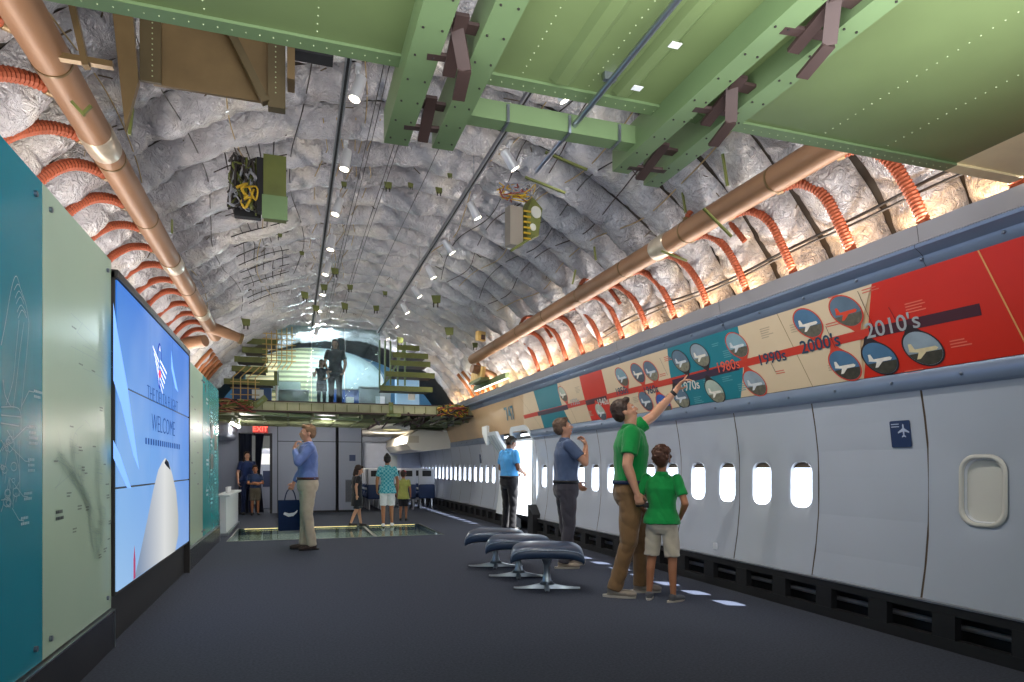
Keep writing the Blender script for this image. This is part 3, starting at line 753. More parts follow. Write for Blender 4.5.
# navy wall signs with aircraft symbol
def plane_sign(y, z, w, h, label):
    t = empty('wall_sign', (xw(z)-.004, y, z), label, 'sign')
    lean = (xw(z+.1)-xw(z-.1))/.2; up = Vector((lean, 0, 1)).normalized(); nr = Vector((0, -1, 0)).cross(up)
    pt = lambda a, c, o: Vector((0, -a, 0))+up*c+nr*o
    b = MB(); pr = rrect(w, h, .012)
    b.loft([[pt(a, c, 0) for a, c in pr], [pt(a, c, .006) for a, c in pr]]); b.build('plate', SIGNBLUE, t)
    b = MB(); s = w/.16
    pts = [(0, .05), (.006, .04), (.007, .018), (.045, -.008), (.045, -.018), (.007, -.006), (.005, -.03), (.016, -.04), (.016, -.047), (0, -.042)]
    full = pts+[(-a, c) for a, c in pts[::-1][1:-1]]
    b.poly([pt(a*s+w*.18, c*s+h*.12, .0075) for a, c in full]); b.build('aircraft_symbol', mat('symbol_white', '#b8c4dc', .5), t)
    b = MB()
    for i in range(2): b.quad(*[pt(a, c, .0075) for a, c in ((-w*.42, h*.36-i*.018), (-w*.02, h*.36-i*.018), (-w*.02, h*.36-i*.018+.006), (-w*.42, h*.36-i*.018+.006))])
    b.build('caption', mat('symbol_white', '#b8c4dc', .5), t)
p = onX(902, 434, 4.09); plane_sign(p.y, p.z, .16, .19, 'navy square sign with white aircraft symbol on white wall, right of the windows')
p = onX(497, 466, 4.1); plane_sign(12.75, 1.30, .12, .2, 'small navy sign just left of the open doorway')
plane_sign(14.62, 1.37, .12, .2, 'small navy sign far along the white wall, beyond the doorway')
b = MB(); p = onX(717, 546, 4.07); b.rbox((0, 0, 0), (.012, .07, .07), .005); b.build('wall_socket', WFR, None, True, origin=(0, 0, 0), label='small white socket low on the white wall under the windows', cat='socket').location = (xw(p.z)-.004, p.y, p.z)
# entry doorway
DF = mat('door_frame_white', '#e6edf2', .35)
dt = empty('door_1', (4.05, (DY0+DY1)/2, 0)); dt['kind'] = 'structure'; hy = (DY1-DY0)/2
def arch(w, h, r, n=8):
    pts = [(-w/2, 0), (-w/2, h-r)]+[(-w/2+r-r*math.cos(PI/2*i/n), h-r+r*math.sin(PI/2*i/n)) for i in range(1, n+1)]
    pts += [(w/2-r+r*math.sin(PI/2*i/n), h-r+r*math.cos(PI/2*i/n)) for i in range(0, n+1)]+[(w/2, 0)]
    return pts
b = MB(); o_ = arch(1.24, 1.94, .28); i_ = arch(1.06, 1.85, .22)
def wx(z): return xw(min(z, 1.7))-4.05-(max(0, z-1.7))*.32
k = len(o_)
b.add([(wx(z)-.02, a, z) for a, z in o_]+[(wx(z)-.02, a, z) for a, z in i_]+[(wx(z)+.16, a, z) for a, z in i_]+[(wx(z)+.05, a, z) for a, z in o_],
      [(j, j+1, k+j+1, k+j) for j in range(k-1)]+[(k+j, k+j+1, 2*k+j+1, 2*k+j) for j in range(k-1)]+[(3*k+j, 3*k+j+1, j+1, j) for j in range(k-1)])
b.build('door_frame', DF, dt, smooth=True)
b = MB()   # surround that fills the rest of the opening outside
b.bbox((-.01, -hy-.02, 1.66), (.06, hy+.02, 1.70)); b.build('lintel', DF, dt)
b = MB()   # door leaf swung inward against wall, curved
dr = []
for i in range(13):
    z = .25+1.62*i/12; x = xw(min(z, 1.7))-4.05-.12-(max(0, z-1.45))*.5
    dr.append([(x, hy+.05, z), (x-.02, hy+.08, z), (x-.02, hy+.62, z), (x, hy+.66, z), (x+.06, hy+.66, z), (x+.06, hy+.05, z)])
b.loft(dr); lf = b.build('door_leaf', DF, dt, smooth=True)
b = MB()
for j in range(3):
    b.loft([[(x+d, hy+.14+.16*j+e, z) for d, e in ((-.03, 0), (-.045, .02), (-.045, .09), (-.03, .11))] for x, z in [(xw(min(z, 1.7))-4.05-.12-(max(0, z-1.45))*.5, z) for z in [.9+.9*i/8 for i in range(9)]]])
b.build('door_rib', mat('door_rib_grey', '#b9c2c8', .4), lf, smooth=True)
b = MB(); b.loft([[(-.32, hy+.72+.28*a, 1.62+.40*c) for a, c in ((-.1, 0.05), (.15, 0), (1.2, .62), (1.25, .98), (-.05, 1))], [(-.27, hy+.72+.28*a, 1.62+.40*c) for a, c in ((-.1, 0.05), (.15, 0), (1.2, .62), (1.25, .98), (-.05, 1))]])
b.build('door_header_panel', DF, lf)
b = MB(); b.loft([[(-.14, -hy-.30, z0), (-.14, -hy-.04, z0), (.02, -hy-.04, z0), (.02, -hy-.30, z0)] for z0 in (0,)]+[[(-.14, -hy-.30, .36), (-.14, -hy-.04, .52), (.02, -hy-.04, .52), (.02, -hy-.30, .36)]])
b.build('door_step_box', BLACK, dt)
# ================================================================== DUCTS AND HOSES
def duct(x, z, y0, y1, bands, label):
    t = empty('air_duct', (x, y0, z), label, 'duct')
    pts = [(0, (y1-y0)*i/24, 0) for i in range(25)]
    b = MB(); b.tube(pts, .098, 24); b.build('pipe', DUCT, t, smooth=True)
    for yb in bands:
        b = MB(); b.tube([(0, yb-y0-.13, 0), (0, yb-y0-.12, 0), (0, yb-y0+.12, 0), (0, yb-y0+.13, 0)], [.099, .105, .105, .099], 24); b.build('joint_wrap', TAPE, t, smooth=True)
    for k in range(int((y1-y0)/1.15)):
        b = MB(); yy = .5+1.15*k; b.tube([(0, yy-.008, 0), (0, yy+.008, 0)], .1025, 24); b.build('clamp_ring', BRONZE, t, smooth=True)
    return t
duct(-1.19, 3.30, 1.2, 11.6, (4.9, 7.6, 9.9), 'long tan-wrapped air duct running along the ceiling above the left wall')
duct(3.37, 3.30, 1.2, 12.6, (5.55,), 'long tan-wrapped air duct running along the ceiling above the timeline banner')
def bez(pts, n=8):
    out = []
    for i in range(len(pts)-1):
        p = [Vector(pts[max(0, min(len(pts)-1, i+k))]) for k in (-1, 0, 1, 2)]
        for k in range(n):
            t = k/n; out.append(.5*((2*p[1])+(p[2]-p[0])*t+(2*p[0]-5*p[1]+4*p[2]-p[3])*t*t+(3*p[1]-p[0]-3*p[2]+p[3])*t**3))
    out.append(Vector(pts[-1])); return out
def hose(pts, r, origin, label, group, n=40):
    c = bez(pts, 8); L = [0]
    for a, b in zip(c, c[1:]): L.append(L[-1]+(b-a).length)
    out = []; rs = []; k = 0; N = int(L[-1]/.013)
    for i in range(N+1):
        d = L[-1]*i/N
        while k < len(L)-2 and L[k+1] < d: k += 1
        t = (d-L[k])/max(1e-6, L[k+1]-L[k]); out.append(c[k].lerp(c[k+1], t)); rs.append(r*(1 if i % 2 else .82))
    b = MB(); b.tube(out, rs, 10)
    t = empty('flexible_hose', origin, label, 'hose', group)
    b.build('corrugated_tube', HOSE, t)
    m = MB(); m.tube([out[0]-(out[2]-out[0])*.3, out[3]], r*1.12, 12); m.build('hose_collar', BRONZE, t, smooth=True)
    return t
rh = random.Random(4)
for i in range(15):
    y = 2.35+.575*i; rr_ = .043 if i < 4 else .036
    j = rh.uniform(-.03, .03)
    hose([(0, 0, -.02), (.10, -.10+j, -.01), (.20, -.21+j, -.12), (.29, -.29, -.33), (.36, -.36, -.60)], rr_, (3.45, y, 3.29),
         'orange corrugated hose bending down from the right duct to the grey ledge', 'orange hoses along the right duct')
for i in range(4):      # some hoses that start behind the duct
    y = (3.15, 5.1, 7.4, 9.6)[i]
    hose([(0, 0, .0), (.05, -.02, .10), (.16, -.1, .12), (.30, -.2, -.02), (.40, -.3, -.22)], .026, (3.32, y, 3.36),
         'thinner orange hose looping over the top of the right duct', 'thin orange hoses looping over the right duct')
for i in range(15):
    y = 3.15+.575*i; j = rh.uniform(-.04, .04)
    hose([(0, 0, 0), (-.10, -.12+j, -.01), (-.20, -.25+j, -.08), (-.31, -.40, -.25), (-.40, -.52, -.50)], .042 if i < 6 else .036, (-1.27, y, 3.29),
         'orange corrugated hose running outward from the left duct behind the wall panels', 'orange hoses along the left duct')
# short box duct branches near the duct ends
def branch(c, d, rz, label, m=DUCT):
    t = empty('duct_branch', c, label, 'duct', rz=rz); b = MB(); b.tube([(-d/2, 0, 0), (-.1, 0, -.02), (d/2, 0, -.12)], [.085, .09, .07], 16); b.build('pipe', m, t, smooth=True)
    b = MB(); b.tube([(d/2-.03, 0, -.118), (d/2+.02, 0, -.13)], .085, 16); b.build('flange', BRONZE, t, smooth=True)
branch((-1.0, 10.9, 3.28), .5, .3, 'short tan duct stub beside the far end of the left duct')
branch((-1.5, 10.6, 3.0), .7, 2.6, 'tan duct elbow below the far end of the left duct')
branch((3.55, 12.5, 3.1), .5, .2, 'tan duct elbow at the far end of the right duct')
# dark cables draped along the right hoses
def cable(name, pts, r, m, label, group=None, n=8, parts=()):
    b = MB(); b.tube(bez(pts, n), r, 6); return b.build(name, m, None, smooth='all', label=label, cat='cable', group=group)
cp = [(3.80, y, 2.93+.03*math.sin(y*2.1)+(.06 if y < 3.6 else 0)) for y in (2.2, 3.0, 3.6, 4.3, 5.0, 5.6, 6.3, 7.0, 7.7)]
cable('cable', cp, .011, DARKWIRE, 'upper dark cable draped in front of the orange hoses on the right')
cable('cable', [(x+.0, y, z-.05-.02*math.sin(y)) for x, y, z in cp], .009, DARKWIRE, 'lower dark cable draped in front of the orange hoses on the right')
# ================================================================== OVERHEAD GREEN FLOOR PANELS
RIV = mat('rivet_pale', '#a9b58c', .4, metal=.3)
ZP = 2.70; YE = 2.5
def opanel(x0, x1, ye, label, rivx=(), ribs=()):
    t = empty('overhead_floor_section', (0, 0, 0), label, 'ceiling panel')
    b = MB(); b.bbox((x0, -2.2, ZP), (x1, ye, ZP+.02)); b.build('skin', GREEN, t)
    b = MB(); b.extrude([(x0, ye-.07, ZP-.012), (x0, ye, ZP-.012), (x0, ye, ZP+.07), (x0, ye-.012, ZP+.07), (x0, ye-.012, ZP-.001), (x0, ye-.07, ZP-.001)], (x1-x0, 0, 0)); b.build('edge_angle', GREENB, t)
    b = MB()
    for i in range(int((x1-x0)/.045)): b.ell((x0+.02+.045*i, ye-.035, ZP-.012), (.003, .003, .003), n=6, m=4)
    b.build('edge_rivets', RIV, t)
    for rx in rivx:
        b = MB()
        for i in range(80): b.ell((rx, ye-.1-.042*i, ZP), (.0034, .0034, .003), n=6, m=4)
        b.build('rivet_row', RIV, t)
    for rx, w in ribs:
        b = MB(); b.extrude([(rx, -2.2, ZP), (rx+w, -2.2, ZP), (rx+w*.75, -2.2, ZP-.018), (rx+w*.25, -2.2, ZP-.018)], (0, ye+2.1, 0)); b.build('rib', GREEN, t)
    return t
opanel(-2.2, .43, YE, 'green primed overhead floor panel with two rivet rows, leftmost at top of the picture', (-.28, .08))
opanel(.62, 1.50, YE, 'green primed overhead panel with shallow ribs between the two pairs of green beams', (.84, 1.12), ((.95, .10), (1.22, .09)))
opanel(1.62, 3.15, YE, 'green primed overhead panel with dotted rivet rows at top right', (2.3, 2.67))
WARMEDGE = mat('warm_lit_edge', '#e3d3a6', .5, var=.08)  # cream colour puts warm light into the right edge of the panels
t = empty('overhead_lit_edge', (0, 0, 0), 'cream strip for warm light on the far right edge of the green overhead panels', 'ceiling panel')
b = MB(); b.extrude([(3.15, -2, 2.70), (3.62, -2, 2.70), (3.62, -2, 2.72), (3.15, -2, 2.72)], (0, 4.5, 0)); b.build('skin', WARMEDGE, t)
b = MB(); b.bbox((3.15, 2.43, 2.688), (3.62, 2.5, 2.70)); b.build('edge_angle', WARMEDGE, t)
def beam(x, z, w, y1, label, h=.13):
    t = empty('green_beam', (x, 0, z), label, 'beam', 'green beams hung under the overhead panels')
    b = MB(); b.extrude([(-w/2, -2.2, 0), (w/2, -2.2, 0), (w/2, -2.2, .012), (-w/2+.012, -2.2, .012), (-w/2+.012, -2.2, h), (-w/2, -2.2, h)], (0, y1+2.2, 0)); b.build('channel', GREENB, t)
    b = MB(); b.extrude([(-w/2, -2.2, h), (w/2, -2.2, h), (w/2, -2.2, h+.01), (-w/2, -2.2, h+.01)], (0, y1+2.2, 0)); b.build('top_flange', GREENB, t)
    m = MB()
    for i in range(30):
        for s in (-1, 1):
            if (i+s) % 2: m.tube([(s*w*.3, y1-.06-.075*i, -.004), (s*w*.3, y1-.06-.075*i, .002)], .0042, 8)
    m.build('bolt_rows', DARKWIRE, t)
beam(.43, 2.60, .105, 2.92, 'leftmost long green beam pointing away under the overhead panels')
beam(.63, 2.59, .095, 2.88, 'second green beam with two rows of bolt holes, right of the leftmost beam')
beam(1.50, 2.60, .085, 2.86, 'third green beam from left, with bolt holes, ending by the brown bracket')
beam(1.72, 2.60, .085, 2.95, 'rightmost green beam ending beside the pale duct')
t = empty('cross_beam', (1.07, 2.68, 2.66), 'short green cross beam joining second and third green beams', 'beam')
b = MB(); b.extrude([(-.40, -.045, -.03), (-.40, .035, -.03), (-.40, .035, -.022), (-.40, -.037, -.022), (-.40, -.037, .05), (-.40, -.045, .05)], (.80, 0, 0)); b.build('channel', GREENB, t)
for x in (-.22, .06, .30):
    b = MB(); b.bbox((x, -.053, -.036), (x+.012, .03, .04)); b.build('clip', STEEL, t)
def brk(x0, x1, y, z, label, zig=True):
    t = empty('brown_bracket', ((x0+x1)/2, y, z), label, 'bracket'); w = (x1-x0)/2
    b = MB(); b.bar((-w, 0, .05), (w, 0, .05), .05, .012); b.bar((-w, .14, .02), (w, .12, .02), .035, .012); b.build('cross_bar', BROWN, t)
    b = MB(); b.bar((-.01, -.05, .055), (.0, .2, .0), .045, .014)
    b.build('web', BROWN, t)
    if zig:
        b = MB(); b.bar((-w*.2, 0, .05), (w*.3, .07, -.05), .045, .012); b.bar((w*.3, .07, -.05), (w*.4, .2, -.08), .045, .012); b.build('bent_strap', BROWN, t)
brk(.44, .62, 2.12, 2.585, 'brown zigzag bracket between the two left green beams, nearer one')
brk(.44, .62, 2.62, 2.585, 'brown bracket between the two left green beams, near their far ends', False)
brk(1.51, 1.70, 1.62, 2.585, 'brown bracket between the two right green beams, nearest at top edge')
brk(1.51, 1.70, 2.12, 2.585, 'brown bracket between the two right green beams, middle one')
brk(1.51, 1.70, 2.66, 2.585, 'brown bracket between the two right green beams, farthest one', False)
t = empty('light_conduit', (1.16, 0, 2.665), 'thin grey metal conduit crossing under the ribbed green panel', 'pipe')
b = MB(); b.tube([(0, -2, 0), (0, 3.1, 0)], .012, 10); b.build('pipe', STEEL, t, smooth=True)
for yy in (1.6, 2.3, 2.75):
    b = MB(); b.box((0, yy, .02), (.05, .02, .03)); b.build('saddle_clip', STEEL, t)
# two white paper tags stuck on the ribbed panel
for k, (px, py) in enumerate(((675, 45), (637, 88))):
    p = onZ(px, py, 2.68); b = MB(); b.box((0, 0, 0), (.04, .03, .003))
    b.build('paper_tag', PAPER, None, origin=(0, 0, 0), label=['pale paper tag stuck under green ribbed panel, nearer top edge', 'pale paper tag stuck under green ribbed panel, lower of the two'][k], cat='tag').location = (p.x, p.y, 2.679)
# brown-gold bulkhead fragment hanging at upper left
t = empty('bronze_frame_panel', (-.40, 3.9, 3.20), 'bronze riveted frame panel with dark braces hanging above the left green panel', 'panel')
BRD = mat('bronze_dark', '#55492f', .5, metal=.3, var=.2, vscale=5)
b = MB(); b.bbox((-.30, 0, .0), (.30, .02, .75)); b.build('sheet', BRONZE, t)
b = MB(); b.bbox((-.36, -.02, 0), (-.26, 0, .75)); b.build('dark_stile', BRD, t)
b = MB(); b.extrude([(-.42, -.05, -.28), (-.36, -.05, -.02), (-.42, -.05, .75), (-.52, -.05, .75)], (0, .04, 0)); b.build('tapered_brace', BRONZE, t)
b = MB(); b.bar((-.14, -.05, .75), (.26, -.05, -.03), .05, .04); b.build('diagonal_brace', BRD, t)
b = MB(); b.bbox((.27, -.06, -.05), (.36, 0, .75)); b.build('side_post', BRD, t)
b = MB(); b.bbox((.37, -.10, .1), (.41, .04, .75)); b.build('end_post', BRONZE, t)
b = MB(); b.bar((-.74, -.02, .7), (-.60, -.02, .02), .05, .03); b.bar((-.78, -.02, .05), (-.48, -.02, .05), .04, .03); b.build('side_strut', BRONZE, t)
b = MB(); b.bbox((.40, .0, .32), (.62, .1, .48)); b.build('black_box', BLACK, t)
b = MB()
for x in (-.30, .31):
    for i in range(26): b.ell((x, -.021 if x < 0 else -.062, .03+.028*i), (.004, .003, .004), n=6, m=4)
b.build('rivet_rows', RIV, t)
# ================================================================== TRACKS, SPOTLIGHTS
TRK = mat('track_grey', '#84888e', .4, metal=.5)
ZTK = 4.03
def track(x, y0, y1, label):
    t = empty('light_track', (x, y0, ZTK), label, 'light track')
    b = MB(); b.bbox((-.022, 0, 0), (-.010, y1-y0, .035)); b.bbox((.010, 0, 0), (.022, y1-y0, .035)); b.bbox((-.022, 0, .03), (.022, y1-y0, .04)); b.build('rail', TRK, t)
    b = MB(); b.bbox((-.010, 0, .006), (.010, y1-y0, .03)); b.build('slot', BLACK, t)
    for yy in [.4+1.5*i for i in range(int((y1-y0)/1.5))]:
        b = MB(); b.tube([(0, yy, .04), (0, yy, .30)], .005, 6); b.build('hanger_rod', STEEL, t)
track(.37, 4.2, 14.3, 'left of the two dark lighting tracks running along the ceiling')
track(1.72, 3.0, 14.3, 'right of the two lighting tracks running along the ceiling')
HEAD = mat('lamp_head', '#c9ccd0', .35, metal=.3); LENS = mat('lamp_lens', '#fff2d8', .4, emit=14)
def spot(x, y, tx, ty, k, side, e=55, lampon=True, tz=0):
    t = empty('track_spotlight', (x, y, ZTK-.005), '%s spotlight from the near end, on the %s lighting track' % (k, side), 'spotlight', 'spotlights on the %s track' % side)
    b = MB(); b.box((0, 0, -.012), (.035, .10, .024)); b.build('adapter', HEAD, t)
    b = MB(); b.tube([(0, 0, -.02), (0, 0, -.10)], .007, 8); b.build('stem', HEAD, t)
    d = (Vector((tx, ty, tz))-Vector((x, y, ZTK-.15))).normalized(); c = Vector((0, 0, -.15))
    b = MB(); b.tube([c-d*.09, c-d*.085, c+d*.085, c+d*.09], [.03, .038, .045, .043], 16); b.build('lamp_head', HEAD, t, smooth=True)
    b = MB(); b.tube([c+d*.0905, c+d*.094], .037, 16); b.build('lens', LENS, t)
    if lampon:
        p = Vector((x, y, ZTK-.005))+c+d*.11
        lamp('SPOT', 'spot_lamp', p, e, (1, .93, .82), target=p+d, spot=110, blend=1, rad=.04)
ordn = ['first', 'second', 'third', 'fourth', 'fifth', 'sixth', 'seventh', 'eighth', 'ninth', 'tenth', 'eleventh']
for i, yy in enumerate((4.8, 5.95, 7.05, 8.2, 9.3, 10.4, 11.5, 12.6, 13.7)): spot(.44, yy, -.6+.5*(i % 2), yy-.2, ordn[i], 'left', 60, True, .4)
for i, yy in enumerate((3.3, 4.35, 5.5, 6.7, 7.9, 9.0, 10.1, 11.2, 12.4, 13.6)): spot(1.80, yy, 3.5, yy+.1, ordn[i], 'right', 75, True, .9 if i % 2 else 1.6)
# thin control cables along the crown
for k, x in enumerate((.62, .66, .86, .90, 1.26)):
    cable('control_cable', [(x, 3.0, 4.12), (x+.01, 6, 4.10), (x, 9, 4.13), (x, 13.5, 4.12)], .0035, DARKWIRE, 'thin straight steel cable running along the crown between the two lighting tracks', 'thin cables along the ceiling crown')
# ================================================================== CEILING EQUIPMENT
def gbox(c, d, label, rz=0, m=OLIVE, extra=True):
    t = empty('green_equipment_box', c, label, 'equipment box', rz=rz); x, y, z = d
    b = MB(); b.bbox((-x/2, -y/2, 0), (x/2, y/2, z)); b.build('housing', m, t)
    b = MB(); b.bbox((-x/2-.01, -y/2-.012, -.01), (x/2+.01, -y/2, z*.35)); b.build('lower_cover', mat('cover_green', '#6f8b5e', .45, var=.1), t)
    b = MB(); b.bbox((-x/2-.05, -y/2+.02, z*.1), (-x/2, y/2, z*.95)); b.build('dark_recess', BLACK, t)
    return t
p = onY(275, 205, 5.6)
gbox((p.x, 5.6, 3.15), (.17, .10, .50), 'tall olive green equipment box with dark side, left of the left lighting track')
rw = random.Random(21)
def tangle(c, ex, n, label, cols, r=.007, name='wire_bundle'):
    t = empty(name, c, label, 'wires')
    for m in cols:
        b = MB()
        for i in range(n):
            pts = [Vector([rw.uniform(-1, 1)*e for e in ex]) for _ in range(4)]
            b.tube(bez(pts, 5), r*rw.uniform(.6, 1.3), 5)
        b.build('wires', m, t, smooth='all')
    return t
YEL = mat('wire_yellow', '#c8a52c', .5); RDW = mat('wire_red', '#8e3f33', .5); GRW = mat('wire_grey', '#8c8f96', .5); OLW = mat('wire_olive', '#5b6328', .5)
tangle((p.x-.24, 5.6, 3.40), (.11, .07, .22), 8, 'tangle of dark, grey and yellow wires left of the tall olive box', (DARKWIRE, GRW, DARKWIRE, OLW), .009)
tangle((p.x-.22, 5.55, 3.30), (.10, .04, .10), 4, 'yellow cable ends bunched beside the tall olive box', (YEL,), .010)
b = MB(); b.bbox((-.10, -.02, -.22), (.10, .05, .20)); b.build('dark_recess_panel', BLACK, None, origin=(0, 0, 0), label='black open cavity behind the wire tangle beside the olive box', cat='panel').location = (p.x-.21, 5.72, 3.41)
# ladder-like wire harness further along the left ceiling
t = empty('wire_harness', (0, 0, 0), 'ladder-like web of thin wires on the left ceiling behind the olive box', 'wires')
b = MB()
for k in range(5):
    ph = R(113+k*2.2); b.tube([cpt(ph+.01*math.sin(i*1.7+k), 6.2+.55*i, .16) for i in range(11)], .006, 5)
for k in range(16):
    yy = 6.2+.36*k; b.tube([cpt(R(111+q*2.6), yy+.03*math.sin(q+k), .165) for q in range(6)], .006, 5)
b.build('wires', DARKWIRE, t, smooth='all')
b = MB()
for k in range(4): b.tube([cpt(R(96+k*3)+.02*math.sin(i*2+k), 6+.6*i, .15) for i in range(12)], .005, 5)
b.build('pale_wires', TANWIRE, t, smooth='all')
# box with yellow-tipped connectors, centre right
p = onY(524, 220, 5.2)
t = empty('green_connector_box', (p.x, 5.2, p.z), 'olive green box with round holes and yellow wires, right of the right lighting track', 'equipment box', rz=.2)
b = MB(); b.extrude([(.0, -.06, -.18), (.13, -.02, -.12), (.17, -.02, .12), (.05, -.06, .18), (-.01, -.06, .05)], (0, .12, 0)); b.build('housing', OLIVE, t)
for x, z, r in ((.08, .06, .05), (.05, -.07, .03)):
    b = MB(); b.tube([(x, -.065, z), (x, -.06, z)], r, 14); b.build('round_port', mat('port_grey', '#b9bcb6', .5), t)
b = MB(); b.bbox((-.16, -.05, -.24), (-.04, .04, .08)); b.build('side_module', mat('module_beige', '#8d867b', .5), t)
b = MB()
for i in range(6): b.tube([(-.04, -.06, .05-.045*i), (.01, -.09, .04-.045*i)], .008, 6)
b.build('connector_tips', YEL, t)
b = MB(); b.bar((-.16, -.06, -.30), (.06, -.06, -.14), .02); b.build('support_strip', OLIVE, t)
tangle((p.x-.06, 5.2, p.z+.22), (.17, .06, .08), 7, 'loose yellow, red and grey wires above the olive connector box', (YEL, RDW, GRW), .006)
# olive clips and tags scattered over the blankets
lab = 'small olive green clip hanging between insulation blankets'
def clip(px, py, Y, s=1.0, rz=0, name='ceiling_clip'):
    s *= .8
    p = onY(px, py, Y); t = empty(name, (p.x, Y, p.z), lab, 'bracket', 'small olive clips on the ceiling', rz=rz)
    b = MB(); b.extrude([(-.05*s, 0, .04*s), (.05*s, 0, .04*s), (.045*s, 0, -.04*s), (-.03*s, 0, -.05*s)], (0, .02, 0)); b.build('plate', OLIVE, t)
    b = MB()
    for x in (-.025, .02): b.tube([(x*s, -.005, -.04*s), (x*s, -.01, -.09*s)], .008*s, 6)
    b.build('pins', DARKWIRE, t, smooth=True)
for px, py, Y, s, rz in ((388, 185, 6.9, 1, 0), (411, 185, 6.9, .7, .4), (439, 190, 6.9, .9, .1), (344, 184, 6.9, .7, 0), (450, 175, 6.4, .6, 0), (335, 271, 9.6, 1.3, .2), (324, 287, 10.2, 1.3, 0), (350, 287, 10.2, 1.1, 0), (305, 295, 10.4, 1.5, .5), (385, 293, 10.4, .9, 0), (316, 308, 11.2, 1.4, .3), (345, 306, 11.2, 1.6, .6), (376, 308, 11.2, 1.3, -.4), (436, 299, 9.9, 1.8, -.3), (449, 331, 11.4, 2.0, -.3), (400, 340, 12.6, 1.6, 0), (246, 322, 11, 1.6, .3), (302, 253, 8.9, .7, .3), (280, 235, 8.2, .6, 0), (475, 345, 11.8, 1.3, -.2)):
    clip(px, py, Y, s, rz)
# olive stringer strips seen between the blankets
for i, (a, b_, Y) in enumerate((((92, 105), (83, 114), 4.2), ((133, 105), (129, 138), 4.2), ((70, 100), (86, 117), 3.9), ((172, 218), (172, 235), 6.2), ((540, 150), (592, 172), 4.3), ((520, 175), (570, 195), 4.7), ((682, 190), (686, 215), 5.0), ((658, 250), (690, 262), 5.0), ((722, 150), (728, 190), 4.2), ((700, 205), (735, 240), 4.2), ((572, 286), (576, 268), 6.6), ((596, 262), (594, 245), 6.2))):
    pa = onY(*a, Y); pb = onY(*b_, Y); b = MB(); c = (pa+pb)/2; b.bar((pa-c)*.8, (pb-c)*.8, .018, .015)
    b.build('olive_strip', OLIVE, None, label='short olive green metal strip lying against the insulation blankets', cat='strip', group='olive strips against the ceiling blankets').location = c
# brown hangers/wires random near top right
for k in range(7):
    x = 1.95+.22*k; ph = math.acos((x-X0)/CA)
    pts = [cpt(ph+.03*math.sin(i*1.9+k*2), 3.0+.9*i, .17) for i in range(9)]
    cable('ceiling_wire', pts, .006, [TANWIRE, DARKWIRE, BROWN][k % 3], 'thin loose wire running lengthwise over the insulation blankets right of the tracks', 'loose lengthwise wires on the right ceiling')
for k in range(5):
    ph = R(100+k*9)
    pts = [cpt(ph+.03*math.sin(i*1.3+k*2), 3.0+.9*i, .17) for i in range(12)]
    cable('ceiling_wire', pts, .005, [TANWIRE, DARKWIRE][k % 2], 'thin loose wire running lengthwise over the insulation blankets left of the tracks', 'loose lengthwise wires on the left ceiling')
# silver pipes hanging from frames: stringer clips as pattern object
b = MB(); rg = random.Random(8)
for y0 in BY[6:]:
    for k in range(9):
        ph = rg.uniform(R(25), R(155)); p_ = cpt(ph, y0+rg.uniform(-.03, .03), rg.uniform(.05, .12)); q_ = cpt(ph+rg.uniform(-.02, .05), y0+rg.uniform(-.07, .07), rg.uniform(.05, .12))
        b.bar(p_, q_, .008, .006)
b.build('ceiling_clutter', mat('clutter_brown', '#5a4e3c', .6, var=.4, vscale=20), None, label='countless tiny brown ties and fasteners in the valleys between insulation blankets', cat='fasteners', kind='stuff')
# ================================================================== UPPER DECK
YD, ZD = 14.4, 2.5
DECKG = mat('deck_edge', '#a3a583', .55, var=.2, vscale=4); SOF = mat('deck_soffit', '#6a7050', .6, var=.35, vscale=3)
t = empty('trim_20', (0, 0, 0)); t['kind'] = 'structure'; t.name = 'floor_2'
b = MB(); b.bbox((-2.1, YD, 2.30), (4.1, 19.8, ZD)); b.build('deck_slab', SOF, t)
b = MB(); b.bbox((-1.9, YD-.03, 2.34), (3.95, YD, ZD+.02)); b.build('deck_edge', DECKG, t)
b = MB()
for i in range(24): b.bbox((-1.8+.24*i, YD-.045, 2.35), (-1.785+.24*i, YD-.03, ZD))
b.build('edge_stiffener', OLIVE, t)
b = MB(); b.bbox((-1.9, YD-.1, 2.30), (3.95, YD-.02, 2.335)); b.bbox((-1.9, YD-.06, 2.52), (3.95, YD, 2.54)); b.build('edge_flange', BROWN, t)
b = MB()
for i in range(11): b.bar((-1.6+.5*i, YD, 2.26), (-1.6+.5*i, 17.8, 2.26), .05, .08)
for i in range(5): b.bar((-1.9, YD+.5+.7*i, 2.23), (3.9, YD+.5+.7*i, 2.23), .05, .05)
b.build('floor_beams', SOF, t)
b = MB(); b.bar((-.9, YD-.05, 2.28), (1.4, YD+.4, 2.22), .16, .06); b.build('green_beam_underside', GREENB, t)
b = MB(); rq = random.Random(2)
for i in range(22): x = rq.uniform(1.6, 3.8); b.tube([(x, YD-.1, rq.uniform(2.15, 2.35)), (x+rq.uniform(-.3, .3), YD+rq.uniform(.3, 2), rq.uniform(2.1, 2.25))], rq.uniform(.01, .03), 6)
b.build('underside_pipes', BROWN, t)
tangle((3.35, YD-.1, 2.42), (.35, .1, .14), 8, 'tangle of brown and yellow wires at right end of the upper deck edge', (DARKWIRE, YEL, OLW, RDW), .016)
tangle((-1.2, YD-.1, 2.40), (.45, .1, .14), 8, 'tangle of brown and yellow wires at left end of the upper deck edge', (DARKWIRE, TANWIRE, OLW, RDW), .016)
